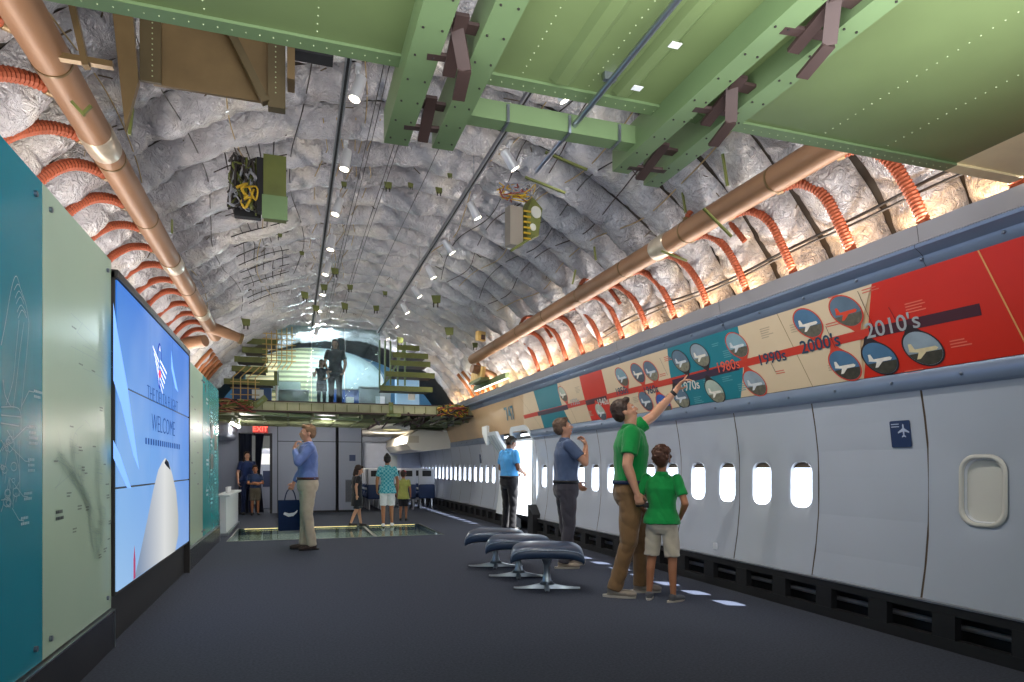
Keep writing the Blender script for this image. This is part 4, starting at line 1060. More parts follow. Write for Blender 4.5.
for k, (x, z, w, h, rz, l) in enumerate(((-.63, 2.5, .30, .12, .7, 'tilted olive plate fixed on the upper deck edge, left side'), (2.0, 2.44, .10, .26, 0, 'upright olive bracket fixed on the upper deck edge, right side'), (2.06, 2.30, .3, .08, 0, 'flat olive bracket below the upper deck edge, right side'))):
    t = empty('deck_bracket', (x, YD-.12, z), l, 'bracket'); rot = Matrix.Rotation(rz, 3, 'Y')
    b = MB(); b.box((0, 0, 0), (w, .015, h), rot=rot.inverted()); b.build('plate', OLIVE, t); b = MB(); b.box((0, -.012, 0), (w*.5, .01, h*.3), rot=rot.inverted()); b.build('stiffener', GREENB, t)
# glass balustrade panes
BAL = glass('balustrade_glass', '#e3f0f2', .10, .03)
for i, (xa, xb) in enumerate(((-.30, .36), (.38, 1.04), (1.06, 1.80))):
    t = empty('glass_screen', ((xa+xb)/2, 14.55, ZD), ['left', 'middle', 'right'][i]+' tall clear glass screen at the upper deck edge', 'glass screen', 'glass screens along the upper deck')
    w = xb-xa; hh = 1.62
    b = MB(); b.box((0, 0, hh/2+.03), (w, .012, hh)); b.build('pane', BAL, t)
    b = MB(); b.box((0, 0, .02), (w, .05, .04)); b.build('shoe', ALU, t)
    b = MB(); b.box((-w/2, 0, hh/2), (.008, .014, hh)); b.build('edge_strip', mat('glass_edge', '#a9c6c9', .3), t)
# racks of green beams either side
def rack(xs, zs, y, label):
    t = empty('green_shelf_rack', (0, y, 0), label, 'rack')
    for (x0, x1), z in zip(xs, zs):
        b = MB(); b.extrude([(x0, -.06, z-.06), (x0, .0, z-.06), (x0, .0, z-.045), (x0, -.045, z-.045), (x0, -.045, z+.04), (x0, 0, z+.04), (x0, 0, z+.055), (x0, -.06, z+.055)], (x1-x0, 0, 0)); b.build('shelf_beam', OLIVE, t)
        b = MB(); b.bbox((x0+.05, .05, z-.05), (x1-.05, .5, z-.03)); b.build('shelf_web', BROWN, t)
    return t
r = rack([(-1.35, -.35), (-1.2, -.5), (-1.15, -.5), (-1.0, -.5), (-.95, -.3)], [2.95, 3.22, 3.42, 3.62, 3.8], 14.8, 'rack of stacked olive beams at left of the upper deck opening')
b = MB()
for x in (-.38,): b.bbox((x, -.04, 2.9), (x+.1, 0, 3.2))
b.build('end_post', OLIVE, r)
r = rack([(1.82, 3.0), (1.95, 3.05), (2.05, 2.95), (2.1, 2.9), (2.2, 2.7)], [2.93, 3.25, 3.5, 3.68, 3.85], 14.8, 'rack of stacked olive beams at right of the upper deck opening')
for x in (1.80, 1.92, 2.04, 2.2, 2.36):
    b = MB(); b.bbox((x, -.05, 2.9 if x < 1.9 else 3.0), (x+.035, -.01, 3.98)); b.build('upright', GREENB, r)
b = MB(); b.bar((1.85, -.03, 2.95), (2.15, -.03, 3.3), .04); b.bar((2.1, -.03, 3.3), (2.35, -.03, 3.8), .04); b.build('diagonal', GREENB, r)
# gold tubing grid
GOLD = mat('gold_tube', '#b89a5c', .4, metal=.3)
t = empty('tube_grid', (0, 14.5, 0), 'lattice of thin gold tubes at left of the upper deck opening', 'tube frame')
for k in range(6):
    b = MB(); x = -.52+.10*k; b.tube([(x, 0, 3.95+.03*k), (x, 0, 3.35), (x-.1, 0, 3.2)], .011, 6); b.build('vertical_tube', GOLD, t, smooth=True)
for k in range(6):
    b = MB(); z = 3.38+.11*k; b.tube([(-.6, -.02, z), (.06, -.02, z)], .010, 6); b.build('horizontal_tube', GOLD, t, smooth=True)
for k in range(4):
    b = MB(); x = -1.15+.14*k; b.tube([(x, -.05, 2.35), (x, -.05, 3.0), (x+.22, -.05, 3.22)], .011, 6); b.build('bent_tube', GOLD, t, smooth=True)
for k in range(3):
    b = MB(); z = 2.65+.13*k; b.tube([(-1.2, -.06, z), (-.65, -.06, z)], .010, 6); b.build('low_tube', GOLD, t, smooth=True)
# curved orange-brown side ribs near the upper deck
RIB = mat('side_rib', '#a5673c', .5, var=.25, vscale=6)
for side in (0, 1):
    for k in range(5):
        yy = 12.9+.42*k; ph = [R(14+6*i) for i in range(5)]
        if side: ph = [PI-a for a in ph]
        b = MB(); b.tube([cpt(a, yy, .2) for a in ph], .035, 8)
        b.build('side_rib', RIB, None, smooth='all', label='curved orange-brown tube rib against the %s ceiling near the upper deck' % ('left' if side else 'right'), cat='rib', group='tube ribs on the %s near the upper deck' % ('left' if side else 'right'))
# electrical rack and green tray on right ledge
t = empty('equipment_tray', (3.72, 12.3, 2.78), 'green tray with tan coil bank on the right ledge below the duct end', 'tray')
b = MB(); b.bbox((-.10, -1.0, 0), (-.02, 1.2, .10)); b.build('green_channel', GREEN, t)
b = MB()
for i in range(6): b.tube([(-.25, .0+.14*i, .12), (-.22, .0+.14*i, .34)], .05, 10)
b.build('coil_bank', GOLD, t, smooth=True)
b = MB(); b.bbox((-.3, -.08, .08), (-.12, .82, .13)); b.build('coil_base', OLIVE, t)
t = empty('relay_box', (3.05, 10.9, 3.42), 'small tan box with dark face fixed on the ceiling near the duct end', 'equipment box', rz=.4)
b = MB(); b.box((0, 0, 0), (.16, .08, .16)); b.build('case', GOLD, t); b = MB(); b.box((.02, -.045, -.02), (.08, .01, .08)); b.build('face', BROWN, t)
# ---- scenery inside the upper deck
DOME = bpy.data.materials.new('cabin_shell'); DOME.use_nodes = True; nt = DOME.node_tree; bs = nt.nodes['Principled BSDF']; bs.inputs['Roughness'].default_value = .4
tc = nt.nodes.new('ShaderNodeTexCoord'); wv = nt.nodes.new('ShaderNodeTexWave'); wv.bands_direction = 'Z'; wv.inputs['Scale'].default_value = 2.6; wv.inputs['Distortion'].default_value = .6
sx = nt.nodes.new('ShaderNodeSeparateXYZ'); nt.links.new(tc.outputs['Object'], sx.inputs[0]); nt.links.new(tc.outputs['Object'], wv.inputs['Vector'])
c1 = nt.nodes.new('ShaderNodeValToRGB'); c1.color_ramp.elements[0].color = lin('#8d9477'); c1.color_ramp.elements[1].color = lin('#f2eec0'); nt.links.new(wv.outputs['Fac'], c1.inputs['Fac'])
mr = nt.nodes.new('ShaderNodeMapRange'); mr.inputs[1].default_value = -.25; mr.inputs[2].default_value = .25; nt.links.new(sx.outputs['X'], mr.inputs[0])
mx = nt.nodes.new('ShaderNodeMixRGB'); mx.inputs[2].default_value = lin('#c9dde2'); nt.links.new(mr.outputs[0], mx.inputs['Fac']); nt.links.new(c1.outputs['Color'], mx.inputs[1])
nt.links.new(mx.outputs[0], bs.inputs['Base Color']); nt.links.new(mx.outputs[0], bs.inputs['Emission Color']); bs.inputs['Emission Strength'].default_value = .5  # emission added to brighten the shell, which is no lamp
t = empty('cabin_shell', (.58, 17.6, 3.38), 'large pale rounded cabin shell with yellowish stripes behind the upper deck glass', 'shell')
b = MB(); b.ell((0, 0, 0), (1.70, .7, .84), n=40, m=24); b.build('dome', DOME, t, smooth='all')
b = MB(); b.tube([(1.72*math.cos(a), -.05, 0.82*math.sin(a)) for a in [PI*i/24 for i in range(25)]], .03, 8); b.build('rim', mat('rim_blue', '#7fa3bd', .4), t, smooth='all')
b = MB(); b.rbox((-.75, -.72, -.25), (.7, .1, .25), .04); b.build('recess_panel', mat('panel_grey_green', '#8b9c94', .5), t, True)
BLUEW = mat('upper_blue', '#4a7fa8', .5, var=.12, vscale=1.5, emit=.3)  # glow put into the blue wall to brighten the upper deck
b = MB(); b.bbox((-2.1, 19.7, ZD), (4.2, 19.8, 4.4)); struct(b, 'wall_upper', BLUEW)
GREYP = mat('upper_grey', '#9aa09f', .5, var=.05)
for k, (x0, x1, y, z1, m, l) in enumerate(((-1.25, -.45, 15.6, .55, mat('upper_navy', '#27446f', .5, emit=.1), 'dark blue low cabinet at left behind the upper deck edge'), (-.38, .35, 16.2, .45, GREYP, 'grey low partition left of the girl on the upper deck'), (.9, 1.5, 16.3, .52, mat('upper_seat_blue', '#1f4fa0', .5, emit=.15), 'bright blue cabinet beside the woman on the upper deck'), (1.55, 2.3, 16.6, .62, GREYP, 'pale grey partition at right on the upper deck'), (2.35, 2.9, 16.0, .9, mat('upper_sky', '#8fb8d8', .4, emit=.3), 'pale blue glowing panel at far right of the upper deck'))):  # blue bodies carry a little added glow for a brighter deck
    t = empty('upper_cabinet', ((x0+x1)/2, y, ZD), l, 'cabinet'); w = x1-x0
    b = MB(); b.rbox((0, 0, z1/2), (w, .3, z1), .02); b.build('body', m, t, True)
    b = MB(); b.box((0, 0, z1+.012), (w+.03, .33, .025)); b.build('top', ALU, t)
    b = MB(); b.box((w*.15, -.155, z1*.5), (w*.3, .012, z1*.35)); b.build('inset', PAPER if k != 1 else GREYP, t)
t = empty('cable_pole', (-.32, 14.9, ZD), 'slim white upright post left of the glass screens', 'post'); b = MB(); b.tube([(0, 0, 0), (0, 0, .5)], .03, 10); b.build('pole', PAPER, t, smooth=True); b = MB(); b.tube([(0, 0, .5), (0, 0, .53)], .04, 10); b.build('cap', ALU, t, smooth=True)
# ================================================================== FAR END OF THE MAIN DECK
YW = 17.9; CAB = mat('closet_grey', '#8f95a6', .45, var=.03, vscale=1)
DK = mat('gap_dark', '#22242b', .6)
def closet(x0, x1, label, doors=1, vent=False, sign=False):
    t = empty('closet', ((x0+x1)/2, YW, 0), label, 'closet'); w = x1-x0
    b = MB(); b.bbox((-w/2, 0, 0), (w/2, .8, 2.28)); b.build('carcass', DK, t)
    b = MB(); b.bbox((-w/2+.02, -.03, .05), (w/2-.02, 0, 1.83)); d = b.build('door', CAB, t)
    b = MB(); b.bbox((-w/2+.02, -.03, 1.85), (w/2-.02, 0, 2.26)); b.build('upper_panel', CAB, t)
    if vent:
        b = MB(); b.bbox((-.12, -.042, .25), (.2, -.03, .85)); v = b.build('vent_grille', mat('vent_grey', '#6d727e', .5), d)
        b = MB()
        for i in range(14): b.bbox((-.11+.022*i, -.046, .27), (-.10+.022*i, -.042, .83))
        b.build('vent_slats', DK, v)
    if sign:
        b = MB(); b.bbox((-.02, -.04, 1.34), (.14, -.03, 1.5)); b.build('sign_plate', SIGNBLUE, d)
closet(-.38, 1.08, 'tall grey closet behind the man in khaki trousers'); closet(1.12, 1.74, 'narrow grey closet with navy sign and vent grille', vent=True, sign=True)
b = MB(); b.bbox((-2.2, YW+.1, 0), (-1.28, YW+.2, 2.3)); b.bbox((-1.28, YW+.1, 2.02), (-.38, YW+.2, 2.3)); b.bbox((-.52, YW+.02, 0), (-.38, YW+.2, 2.3)); struct(b, 'wall_back', CAB)
b = MB(); b.bbox((-1.3, YW+.05, 0), (-1.24, YW+.22, 2.04)); b.bbox((-.56, YW+.0, 0), (-.50, YW+.22, 2.04)); b.bbox((-1.3, YW+.05, 1.98), (-.50, YW+.22, 2.04)); struct(b, 'door_2', DK)
t = empty('exit_sign', (-.78, YW-.12, 2.13), 'glowing red exit sign above the curtained doorway', 'exit sign')
b = MB(); b.rbox((0, 0, 0), (.36, .06, .19), .01); b.build('case', mat('exit_case', '#b8423c', .5, emit=.4), t, True)
text('EXIT', .17, (0, -.034, 0), (1, 0, 0), (0, 0, 1), mat('exit_red', '#ff5a48', .4, emit=3), t)
b = MB(); b.tube([(0, 0, .09), (0, 0, .2)], .015, 8); b.build('stem', BLACK, t)
# curtain
CU = mat('curtain_navy', '#182138', .8)
def curtain(x0, x1, label, tied):
    t = empty('curtain', ((x0+x1)/2, YW-.02, 0), label, 'curtain'); w = x1-x0; n = 40; rows = []
    for r_ in range(12):
        z = 1.98*r_/11; k = 1 if not tied else .55+.45*abs(z-1.0)/1.0
        rows.append([(-w/2+w*k*i/n, -.05+.03*math.sin(i*1.3), z+.03) for i in range(n+1)])
    b = MB()
    for a, c in zip(rows, rows[1:]):
        for i in range(n): b.quad(a[i], a[i+1], c[i+1], c[i])
    b.build('cloth', CU, t, smooth='all')
    b = MB(); b.tube([(-w/2, -.05, 2.03), (w/2, -.05, 2.03)], .012, 8); b.build('curtain_rail', STEEL, t, smooth=True)
curtain(-1.26, -.98, 'dark navy curtain gathered at left of the doorway', False); curtain(-.90, -.70, 'narrow dark curtain strip hanging in middle of the doorway', True)
# room beyond the doorway: galley block, seat
t = empty('galley_unit', (-.55, 20.0, -.1), 'pale galley unit seen beyond the curtained doorway', 'cabinet')
b = MB(); b.rbox((0, 0, .95), (.7, .5, 1.7), .03); b.build('body', CAB, t, True)
b = MB(); b.box((0, -.255, .95), (.5, .02, .45)); b.build('dark_inset', NAVY, t); b = MB(); b.box((0, -.26, 1.5), (.6, .02, .3)); b.build('upper_door', PAPER, t)
b = MB(); b.bbox((-2, 22.3, 0), (1.6, 22.4, 2.3)); struct(b, 'wall_far', GREYP)
# wall fittings on far left wall
t = empty('overhead_bin', (-1.60, 16.5, 2.0), 'rounded grey overhead bin above the left wall near the exit sign', 'overhead bin')
b = MB(); b.rbox((0, 0, 0), (.6, 2.3, .34), .12, 5); b.build('shell', LGREY, t, 'all'); b = MB(); b.box((.1, -1.155, -.02), (.2, .01, .02)); b.build('latch', STEEL, t)
for k, (y, z, w, h, m, l) in enumerate(((16.2, 1.0, .16, .06, NAVY, 'small dark plate low on the far left grey wall'), (17.2, 1.25, .06, .1, PAPER, 'small white switch on the far left grey wall'))):
    b = MB(); b.rbox((0, 0, 0), (.02, w, h), .006); b.build('wall_plate' if k == 0 else 'light_switch', m, None, True, origin=(0, 0, 0), label=l, cat='plate' if k == 0 else 'switch').location = (-1.94, y, z)
t = empty('strip_light', (-1.75, 15.2, 2.22), 'slanting warm strip light under the upper deck at left', 'light')
b = MB(); b.box((0, 0, 0), (.05, 1.9, .03)); b.build('diffuser', mat('warm_strip', '#ffb45e', .5, emit=3), t); b = MB(); b.box((0, 0, .03), (.08, 1.95, .03)); b.build('housing', BROWN, t)
for k in range(3):
    t = empty('ceiling_spotlight', (-1.2+.02*k, 14.9+.6*k, 2.20), ['nearest', 'middle', 'farthest'][k]+' of three white spotlights under the upper deck at left', 'spotlight', 'spotlights under the upper deck')
    b = MB(); b.tube([(0, 0, .02), (0, 0, -.05)], .012, 8); b.build('stem', PAPER, t); b = MB(); b.tube([(0, .05, -.05), (0, -.07, -.11)], [.035, .045], 12); b.build('lamp_head', PAPER, t, smooth=True)
    b = MB(); b.tube([(0, -.071, -.1105), (0, -.074, -.112)], .036, 12); b.build('lens', LENS, t)
# seats: backs face the camera
SW = mat('seat_shell', '#c9ccd6', .4); SN = mat('seat_navy', '#22365e', .6)
def seat(x, y, label, rz=0, group='airline seats at the far right'):
    t = empty('airline_seat', (x, y, 0), label, 'airline seat', group, rz=rz)
    b = MB(); b.rbox((0, 0, .83), (.44, .09, .62), .04, 4); b.build('back_shell', SW, t, 'all')
    b = MB(); b.rbox((0, -.03, .50), (.46, .12, .40), .05, 4); b.build('back_pocket', SN, t, 'all')
    b = MB(); b.rbox((0, .06, .80), (.43, .10, .66), .04, 4); b.build('back_cushion', SN, t, 'all')
    b = MB(); b.rbox((0, -.048, 1.0), (.25, .012, .16), .005); b.build('screen', BLACK, t)
    b = MB(); b.rbox((0, .30, .42), (.44, .46, .14), .05, 4); b.build('seat_cushion', SN, t, 'all')
    for s in (-1, 1):
        b = MB(); b.rbox((s*.235, .22, .58), (.045, .42, .06), .02); b.build('armrest', SW, t, 'all')
        b = MB(); b.bar((s*.16, .1, .36), (s*.16, .02, 0), .04, .03); b.bar((s*.16, .1, .36), (s*.16, .42, 0), .04, .03); b.build('leg', STEEL, t)
    return t
seat(3.55, 18.3, 'white-backed airline seat with navy lower part, nearest the windows')
seat(3.02, 18.3, 'white-backed airline seat second from the windows, behind child in yellow')
for k in range(5): seat(2.15+.0*k, 18.4+.62*k, ordn[k]+' of the row of airline seats receding left of the aisle, from the front', rz=R(0), group='airline seats receding left of the aisle')
for k in range(2): seat(3.55-.53*k, 19.3, ['airline seat hidden behind the seat nearest the windows', 'airline seat hidden behind the seat second from the windows'][k])
t = empty('overhead_bin', (3.45, 18.6, 1.90), 'large cream overhead bin above the far right seats', 'overhead bin')
BINM = mat('bin_cream', '#d8d2c6', .4)
b = MB(); b.loft([[(x, y, z) for x, z in ((-.62, -.10), (-.50, -.26), (-.2, -.3), (.55, -.22), (.6, .2), (-.3, .27), (-.55, .12))] for y in (-1.3, 3.4)]); b.build('shell', BINM, t, smooth=True)
b = MB(); b.bbox((-.56, -1.32, -.08), (-.3, -1.30, .1)); b.build('end_cap', mat('bin_end', '#b9ae9c', .4), t)
t = empty('ring_ceiling_light', (2.35, 17.0, 2.19), 'oval glowing yellow ceiling recess at the far right passage', 'ceiling light')
b = MB(); b.tube([(.42*math.cos(a), .75*math.sin(a), 0) for a in [2*PI*i/32 for i in range(33)]], .09, 8, cap=False); b.build('ring', BINM, t, smooth='all')
b = MB(); b.ell((.1, 0, -.02), (.36, .66, .03), n=24); b.build('diffuser', mat('lamp_yellow', '#f0e09a', .5, emit=1.6), t, smooth='all')
b = MB(); b.bbox((1.76, 22.2, 0), (4.2, 22.3, 2.3)); struct(b, 'wall_passage', LGREY)
b = MB(); b.bbox((1.7, YW, 2.18), (4.2, 22.3, 2.3)); struct(b, 'ceiling_2', BINM)
b = MB(); b.bbox((-2.2, YW+.2, 2.285), (1.7, 22.3, 2.3)); struct(b, 'ceiling_3', BINM)
t = empty('galley_divider', (2.75, 21.6, 0), 'grey rounded galley divider behind the far seats', 'partition'); b = MB(); b.rbox((0, 0, 1.0), (1.2, .3, 2.0), .1, 5); b.build('body', LGREY, t, 'all'); b = MB(); b.box((.3, -.155, 1.3), (.3, .01, .5)); b.build('inset', GREYP, t)
# ================================================================== OTTOMANS
LEA = mat('leather_navy', '#34455e', .3, var=.12, vscale=6, bump=.15, bscale=120, bdist=.002)
PIP = mat('leather_piping', '#6f7f95', .35); CHR = mat('cast_aluminium', '#9aa3ab', .3, metal=.85)
def ottoman(x, y, label, rz):
    t = empty('ottoman', (x, y, 0), label, 'ottoman', 'leather ottomans in a row', rz=rz)
    W, D, z0 = .68, .52, .375; b = MB(); rings = []; nx = 24; prof = []
    for i in range(nx+1):      # loft along x: a domed cushion whose ends turn down
        u = -1+2*i/nx; xx = W/2*math.sin(u*PI/2)*1.0; drop = .09*abs(u)**3.0
        th = .062*max(.30, (1-abs(u)**7)); ring = []
        for k in range(20):
            a = 2*PI*k/20; yy = D/2*math.copysign(abs(math.cos(a))**.45, math.cos(a)); zz = th*math.copysign(abs(math.sin(a))**.6, math.sin(a))
            crown = .022*(1-(yy/(D/2))**2)*(1 if zz > 0 else 0)
            ring.append((xx+(.01*zz/th)*u, yy*(1-.03*abs(u)**4), z0+zz-drop+crown+(0 if zz > 0 else .0)))
        rings.append(ring)
    b.loft(rings); b.build('cushion', LEA, t, smooth='all')
    b = MB()
    for s in (-1, 1): b.tube([(W/2*math.sin(u*PI/2), s*D/2*(1-.03*abs(u)**4), z0-.09*abs(u)**3.0+.03) for u in [-1+2*i/24 for i in range(25)]], .007, 6)
    b.build('piping', PIP, t, smooth='all')
    b = MB(); b.box((0, 0, z0-.055), (.42, .36, .014)); b.build('under_plate', CHR, t)
    b = MB(); b.loft([[(r*math.cos(a), r*.8*math.sin(a), z) for a in [2*PI*i/18 for i in range(18)]] for r, z in ((.14, z0-.055), (.055, z0-.08), (.032, z0-.14), (.03, .16), (.045, .09), (.075, .05))]); b.build('pedestal', CHR, t, smooth='all')
    for k in range(2):
        for s in (-1, 1):
            a = R(0 if k == 0 else 90); d = Vector((math.cos(a), math.sin(a), 0))*s*(.32 if k == 0 else .17); n = Vector((-d.y, d.x, 0)).normalized(); b = MB(); rg_ = []
            for q in range(7):
                f = q/6; c = d*f; hw = .028-.008*f; ht = .055*(1-f)**2+.010
                rg_.append([c-n*hw+Vector((0, 0, .008)), c+n*hw+Vector((0, 0, .008)), c+n*hw*.6+Vector((0, 0, .012+ht)), c-n*hw*.6+Vector((0, 0, .012+ht))])
            b.loft(rg_); b.build('base_foot', CHR, t, smooth=True)
            b = MB(); b.tube([d*.97, d*.97+Vector((0, 0, .012))], .014, 10); b.build('glide', BLACK, t)
ottoman(2.33, 5.95, 'navy leather ottoman on a cast metal pedestal, nearest of the three', R(-20))
ottoman(2.30, 6.70, 'navy leather ottoman on a metal pedestal, middle of the three', R(-20))
ottoman(2.27, 7.45, 'navy leather ottoman on a metal pedestal, farthest of the three', R(-20))
# ================================================================== PEOPLE
def srot(p, q):      # rotation taking +Z to q-p
    return (Vector(q)-Vector(p)).to_track_quat('Z', 'Y').to_matrix()
class SB(MB):
    M = None
    def _m(s, M): return M if M is not None else s.M
    def e(s, c, r, rot=None, n=18, m=12, M=None): return s.ell(c, r, rot, n, m, s._m(M))
    def cap(s, p, q, r0, r1, M=None, n=16, flat=False, sq=1):
        p = Vector(p); q = Vector(q); ro = srot(p, q); vs = []
        for c, r in ((p, r0), (q, r1)):
            for k in range(n):
                a = 2*PI*k/n; vs.append(c+ro @ Vector((r*math.cos(a), r*math.sin(a)*sq, 0)))
        s.add(vs, [tuple(range(n))[::-1], tuple(range(n, 2*n))]+[(k, (k+1) % n, n+(k+1) % n, n+k) for k in range(n)], s._m(M))
        s.ell(p, (r0, r0, r0), None, n, 10, s._m(M))
        if not flat: s.ell(q, (r1, r1, r1), None, n, 10, s._m(M))
        return s
    def rings(s, L, n=28, M=None):      # (z, rx, ry, cx, cy)
        rr = []
        for t in L:
            z, rx, ry = t[:3]; cx = t[3] if len(t) > 3 else 0; cy = t[4] if len(t) > 4 else 0
            rr.append([(cx+rx*math.copysign(abs(math.cos(a))**.85, math.cos(a)), cy+ry*math.copysign(abs(math.sin(a))**.85, math.sin(a)), z) for a in [2*PI*k/n for k in range(n)]])
        return s.loft(rr, M=s._m(M))
def remesh(sb, name, mats, parent, vox, smooth=3, fold=0, fscale=9, sc=1, assign=None, floor=None, fstr=(1, 1, 1)):
    me = bpy.data.meshes.new(name); me.from_pydata([tuple(Vector(v)*sc) for v in sb.v], [], sb.f); me.update()
    o = bpy.data.objects.new(name, me); COL.objects.link(o)
    md = o.modifiers.new('r', 'REMESH'); md.mode = 'VOXEL'; md.voxel_size = vox; md.adaptivity = 0
    if smooth: ms = o.modifiers.new('s', 'SMOOTH'); ms.factor = .5; ms.iterations = smooth
    bpy.context.view_layer.update()
    nm = bpy.data.meshes.new_from_object(o.evaluated_get(bpy.context.evaluated_depsgraph_get()))
    bpy.data.objects.remove(o); bpy.data.meshes.remove(me)
    if fold:
        for v in nm.vertices:
            c = v.co; k = noise.noise(Vector((c.x*fscale*fstr[0], c.y*fscale*fstr[1], c.z*fscale*fstr[2]+c.x*fscale*.8)))
            v.co = c+v.normal*(fold*(abs(k)*2-.35))
    if floor is not None:
        for v in nm.vertices:
            if v.co.z < floor: v.co.z = floor
    for q in (mats if isinstance(mats, (list, tuple)) else [mats]): nm.materials.append(q)
    if assign:
        for p in nm.polygons: p.material_index = assign(p.center/sc)
    nm.polygons.foreach_set('use_smooth', [True]*len(nm.polygons)); nm.name = name
    o = bpy.data.objects.new(name, nm); COL.objects.link(o); o.parent = parent
    return o
SKIN = mat('skin_light', '#c99578', .5, var=.05, vscale=10); SKIN2 = mat('skin_tan', '#a9714f', .5, var=.05, vscale=10); SKIN3 = mat('skin_brown', '#6a4430', .5)
EYEW = mat('eye_white', '#d9d4cc', .3); EYED = mat('eye_dark', '#1d1512', .3); LIP = mat('lip', '#a8604f', .5)
def person(label, loc, head, H, top, bottom, shoe, hair, skin=SKIN, vox=.007, z0=0, rel=None, look=(0, 0), arms=None, legs=None, shorts=False, sleeve='short',
           hairkind='short', hs=1.0, belt=None, lean=0, female=False, untucked=False, grip=(0.5, 0.5), point=None, cap=None, hem=None, sole=None, dress=False, build_=1.0, palm=None, badge=None, noface=False):
    sc = H/1.8
    t = empty('person', (loc[0], loc[1], z0), label, 'person', rz=-R(head))
    arms = arms or {}; legs = legs or {}
    J = {}
    for s, k in ((1, 'r'), (-1, 'l')):
        J['sh'+k] = Vector((s*(.175 if female else .19), -.01, 1.455)); J['el'+k] = Vector((s*.25, -.03, 1.17)); J['wr'+k] = Vector((s*.255, .05, .93))
        J['hp'+k] = Vector((s*.092, 0, .93)); J['kn'+k] = Vector((s*.10, .02, .50)); J['an'+k] = Vector((s*.105, -.02, .085)); J['ft'+k] = s*8
    for d in (arms, legs):
        for k, v in d.items(): J[k] = Vector(v) if not isinstance(v, (int, float)) else v
    tw = build_
    # head transform
    piv = Vector((0, -.005, 1.55))
    HM = Matrix.Translation(piv+Vector((0, 0, -.028))) @ Matrix.Rotation(-R(look[0]), 4, 'Z') @ Matrix.Rotation(R(look[1]), 4, 'X') @ Matrix.Scale(hs, 4) @ Matrix.Translation(-piv)
    b = SB()
    w = .92 if female else 1
    torso = [(.84, .12, .10), (.90, .165, .115), (.96, .17, .118), (1.06, .148*w, .105), (1.14, .145*w, .105), (1.24, .162*w, .112), (1.34, .178*w, .118), (1.42, .175*w, .10), (1.475, .12, .08), (1.51, .06, .055)]
    b.rings([(z, rx*tw, ry*tw, 0, .0) for z, rx, ry in torso])
    b.cap((0, -.015, 1.46), (0, .005, 1.60), .058, .053)
    # head
    b.M = HM
    b.e((0, -.012, 1.715), (.074, .094, .088)); b.e((0, .018, 1.675), (.064, .078, .092)); b.e((0, .055, 1.612), (.034, .035, .026)); b.e((0, .02, 1.635), (.055, .06, .04))
    b.e((0, .078, 1.722), (.048, .018, .012)); b.cap((0, .092, 1.705), (0, .112, 1.672), .008, .0125); b.e((0, .094, 1.638), (.022, .012, .010))
    for s in (-1, 1):
        b.e((s*.078, -.005, 1.68), (.010, .02, .031)); b.e((s*.045, .062, 1.672), (.02, .02, .018)); b.e((s*.030, .082, 1.703), (.013, .011, .009))
    b.M = None
    # arms + hands
    def hand(k, s):
        wr = J['wr'+k]; el = J['el'+k]; d = (wr-el).normalized(); d = Vector(J['hd'+k]).normalized() if 'hd'+k in J else d
        nrm = Vector(palm[k]).normalized() if palm and k in palm else Vector((-s, 0, 0))
        nrm = (nrm-d*nrm.dot(d)).normalized(); lat = d.cross(nrm)      # lat across palm
        if lat.y < 0 and abs(lat.y) > .3: lat = -lat
        th = lat if J.get('th'+k, 1) > 0 else -lat      # side of the thumb
        g = grip[0] if k == 'r' else grip[1]
        pc = wr+d*.05
        ro = Matrix((lat, nrm, d)).transposed()
        b.ell(pc, (.040, .017, .052), ro, 14, 10); b.cap(wr-d*.02, wr+d*.03, .026, .026, sq=.8)
        for i in range(4):
            ln = (.040, .046, .043, .034)[i]; cu = g*(1 if not (point == k and i == 0) else .05)
            p = wr+d*.088+th*(.030-.020*i)-d*(0, 0, .003, .010)[i]; a = 0; r = .0092
            for q in range(3):
                a += cu*R(62); dd = d*math.cos(a)+nrm*math.sin(a); e2 = p+dd*ln*(1, .7, .55)[q]
                b.cap(p, e2, r, r*.92, n=10); p = e2; r *= .92
        p = wr+d*.03+th*.030+nrm*.006; dd = (d*.65+th*.65+nrm*.35*(1+g)).normalized(); e2 = p+dd*.042; b.cap(p-dd*.02, e2, .0135, .0115, n=10)
        dd = (d*.85+th*.2+nrm*.5*(.5+g)).normalized(); b.cap(e2, e2+dd*.034, .0112, .009, n=10)
    for s, k in ((1, 'r'), (-1, 'l')):
        b.cap(J['sh'+k], J['el'+k], .051*tw, .040*tw); b.cap(J['el'+k], J['el'+k].lerp(J['wr'+k], .35), .040*tw, .039*tw); b.cap(J['el'+k].lerp(J['wr'+k], .35), J['wr'+k], .039*tw, .026)
        hand(k, s)
        b.cap(J['hp'+k], J['kn'+k], .080, .056); kn, an = J['kn'+k], J['an'+k]; m_ = kn.lerp(an, .3)+Vector((0, -.012, 0))
        b.cap(kn, m_, .054, .052); b.cap(m_, an, .051, .034)
        fd = Matrix.Rotation(-R(J['ft'+k]), 3, 'Z'); b.e(an+fd @ Vector((0, .06, -.045)), (.032, .10, .026), fd)
    def assign(c):
        q = HM.inverted() @ c
        if q.y > .068 and abs(q.z-1.703) < .0075 and .018 < abs(q.x) < .042: return 2 if abs(abs(q.x)-.030) < .0065 else 1
        if q.y > .09 and abs(q.z-1.638) < .007 and abs(q.x) < .022: return 3
        return 0
    remesh(b, 'body', [skin, EYEW, EYED, LIP], t, vox*sc, 2, sc=sc, assign=assign, floor=.004)
    # shirt
    b = SB(); g = .014
    hz = hem if hem else (.93 if untucked else 1.0)
    gu = .034 if untucked else 0
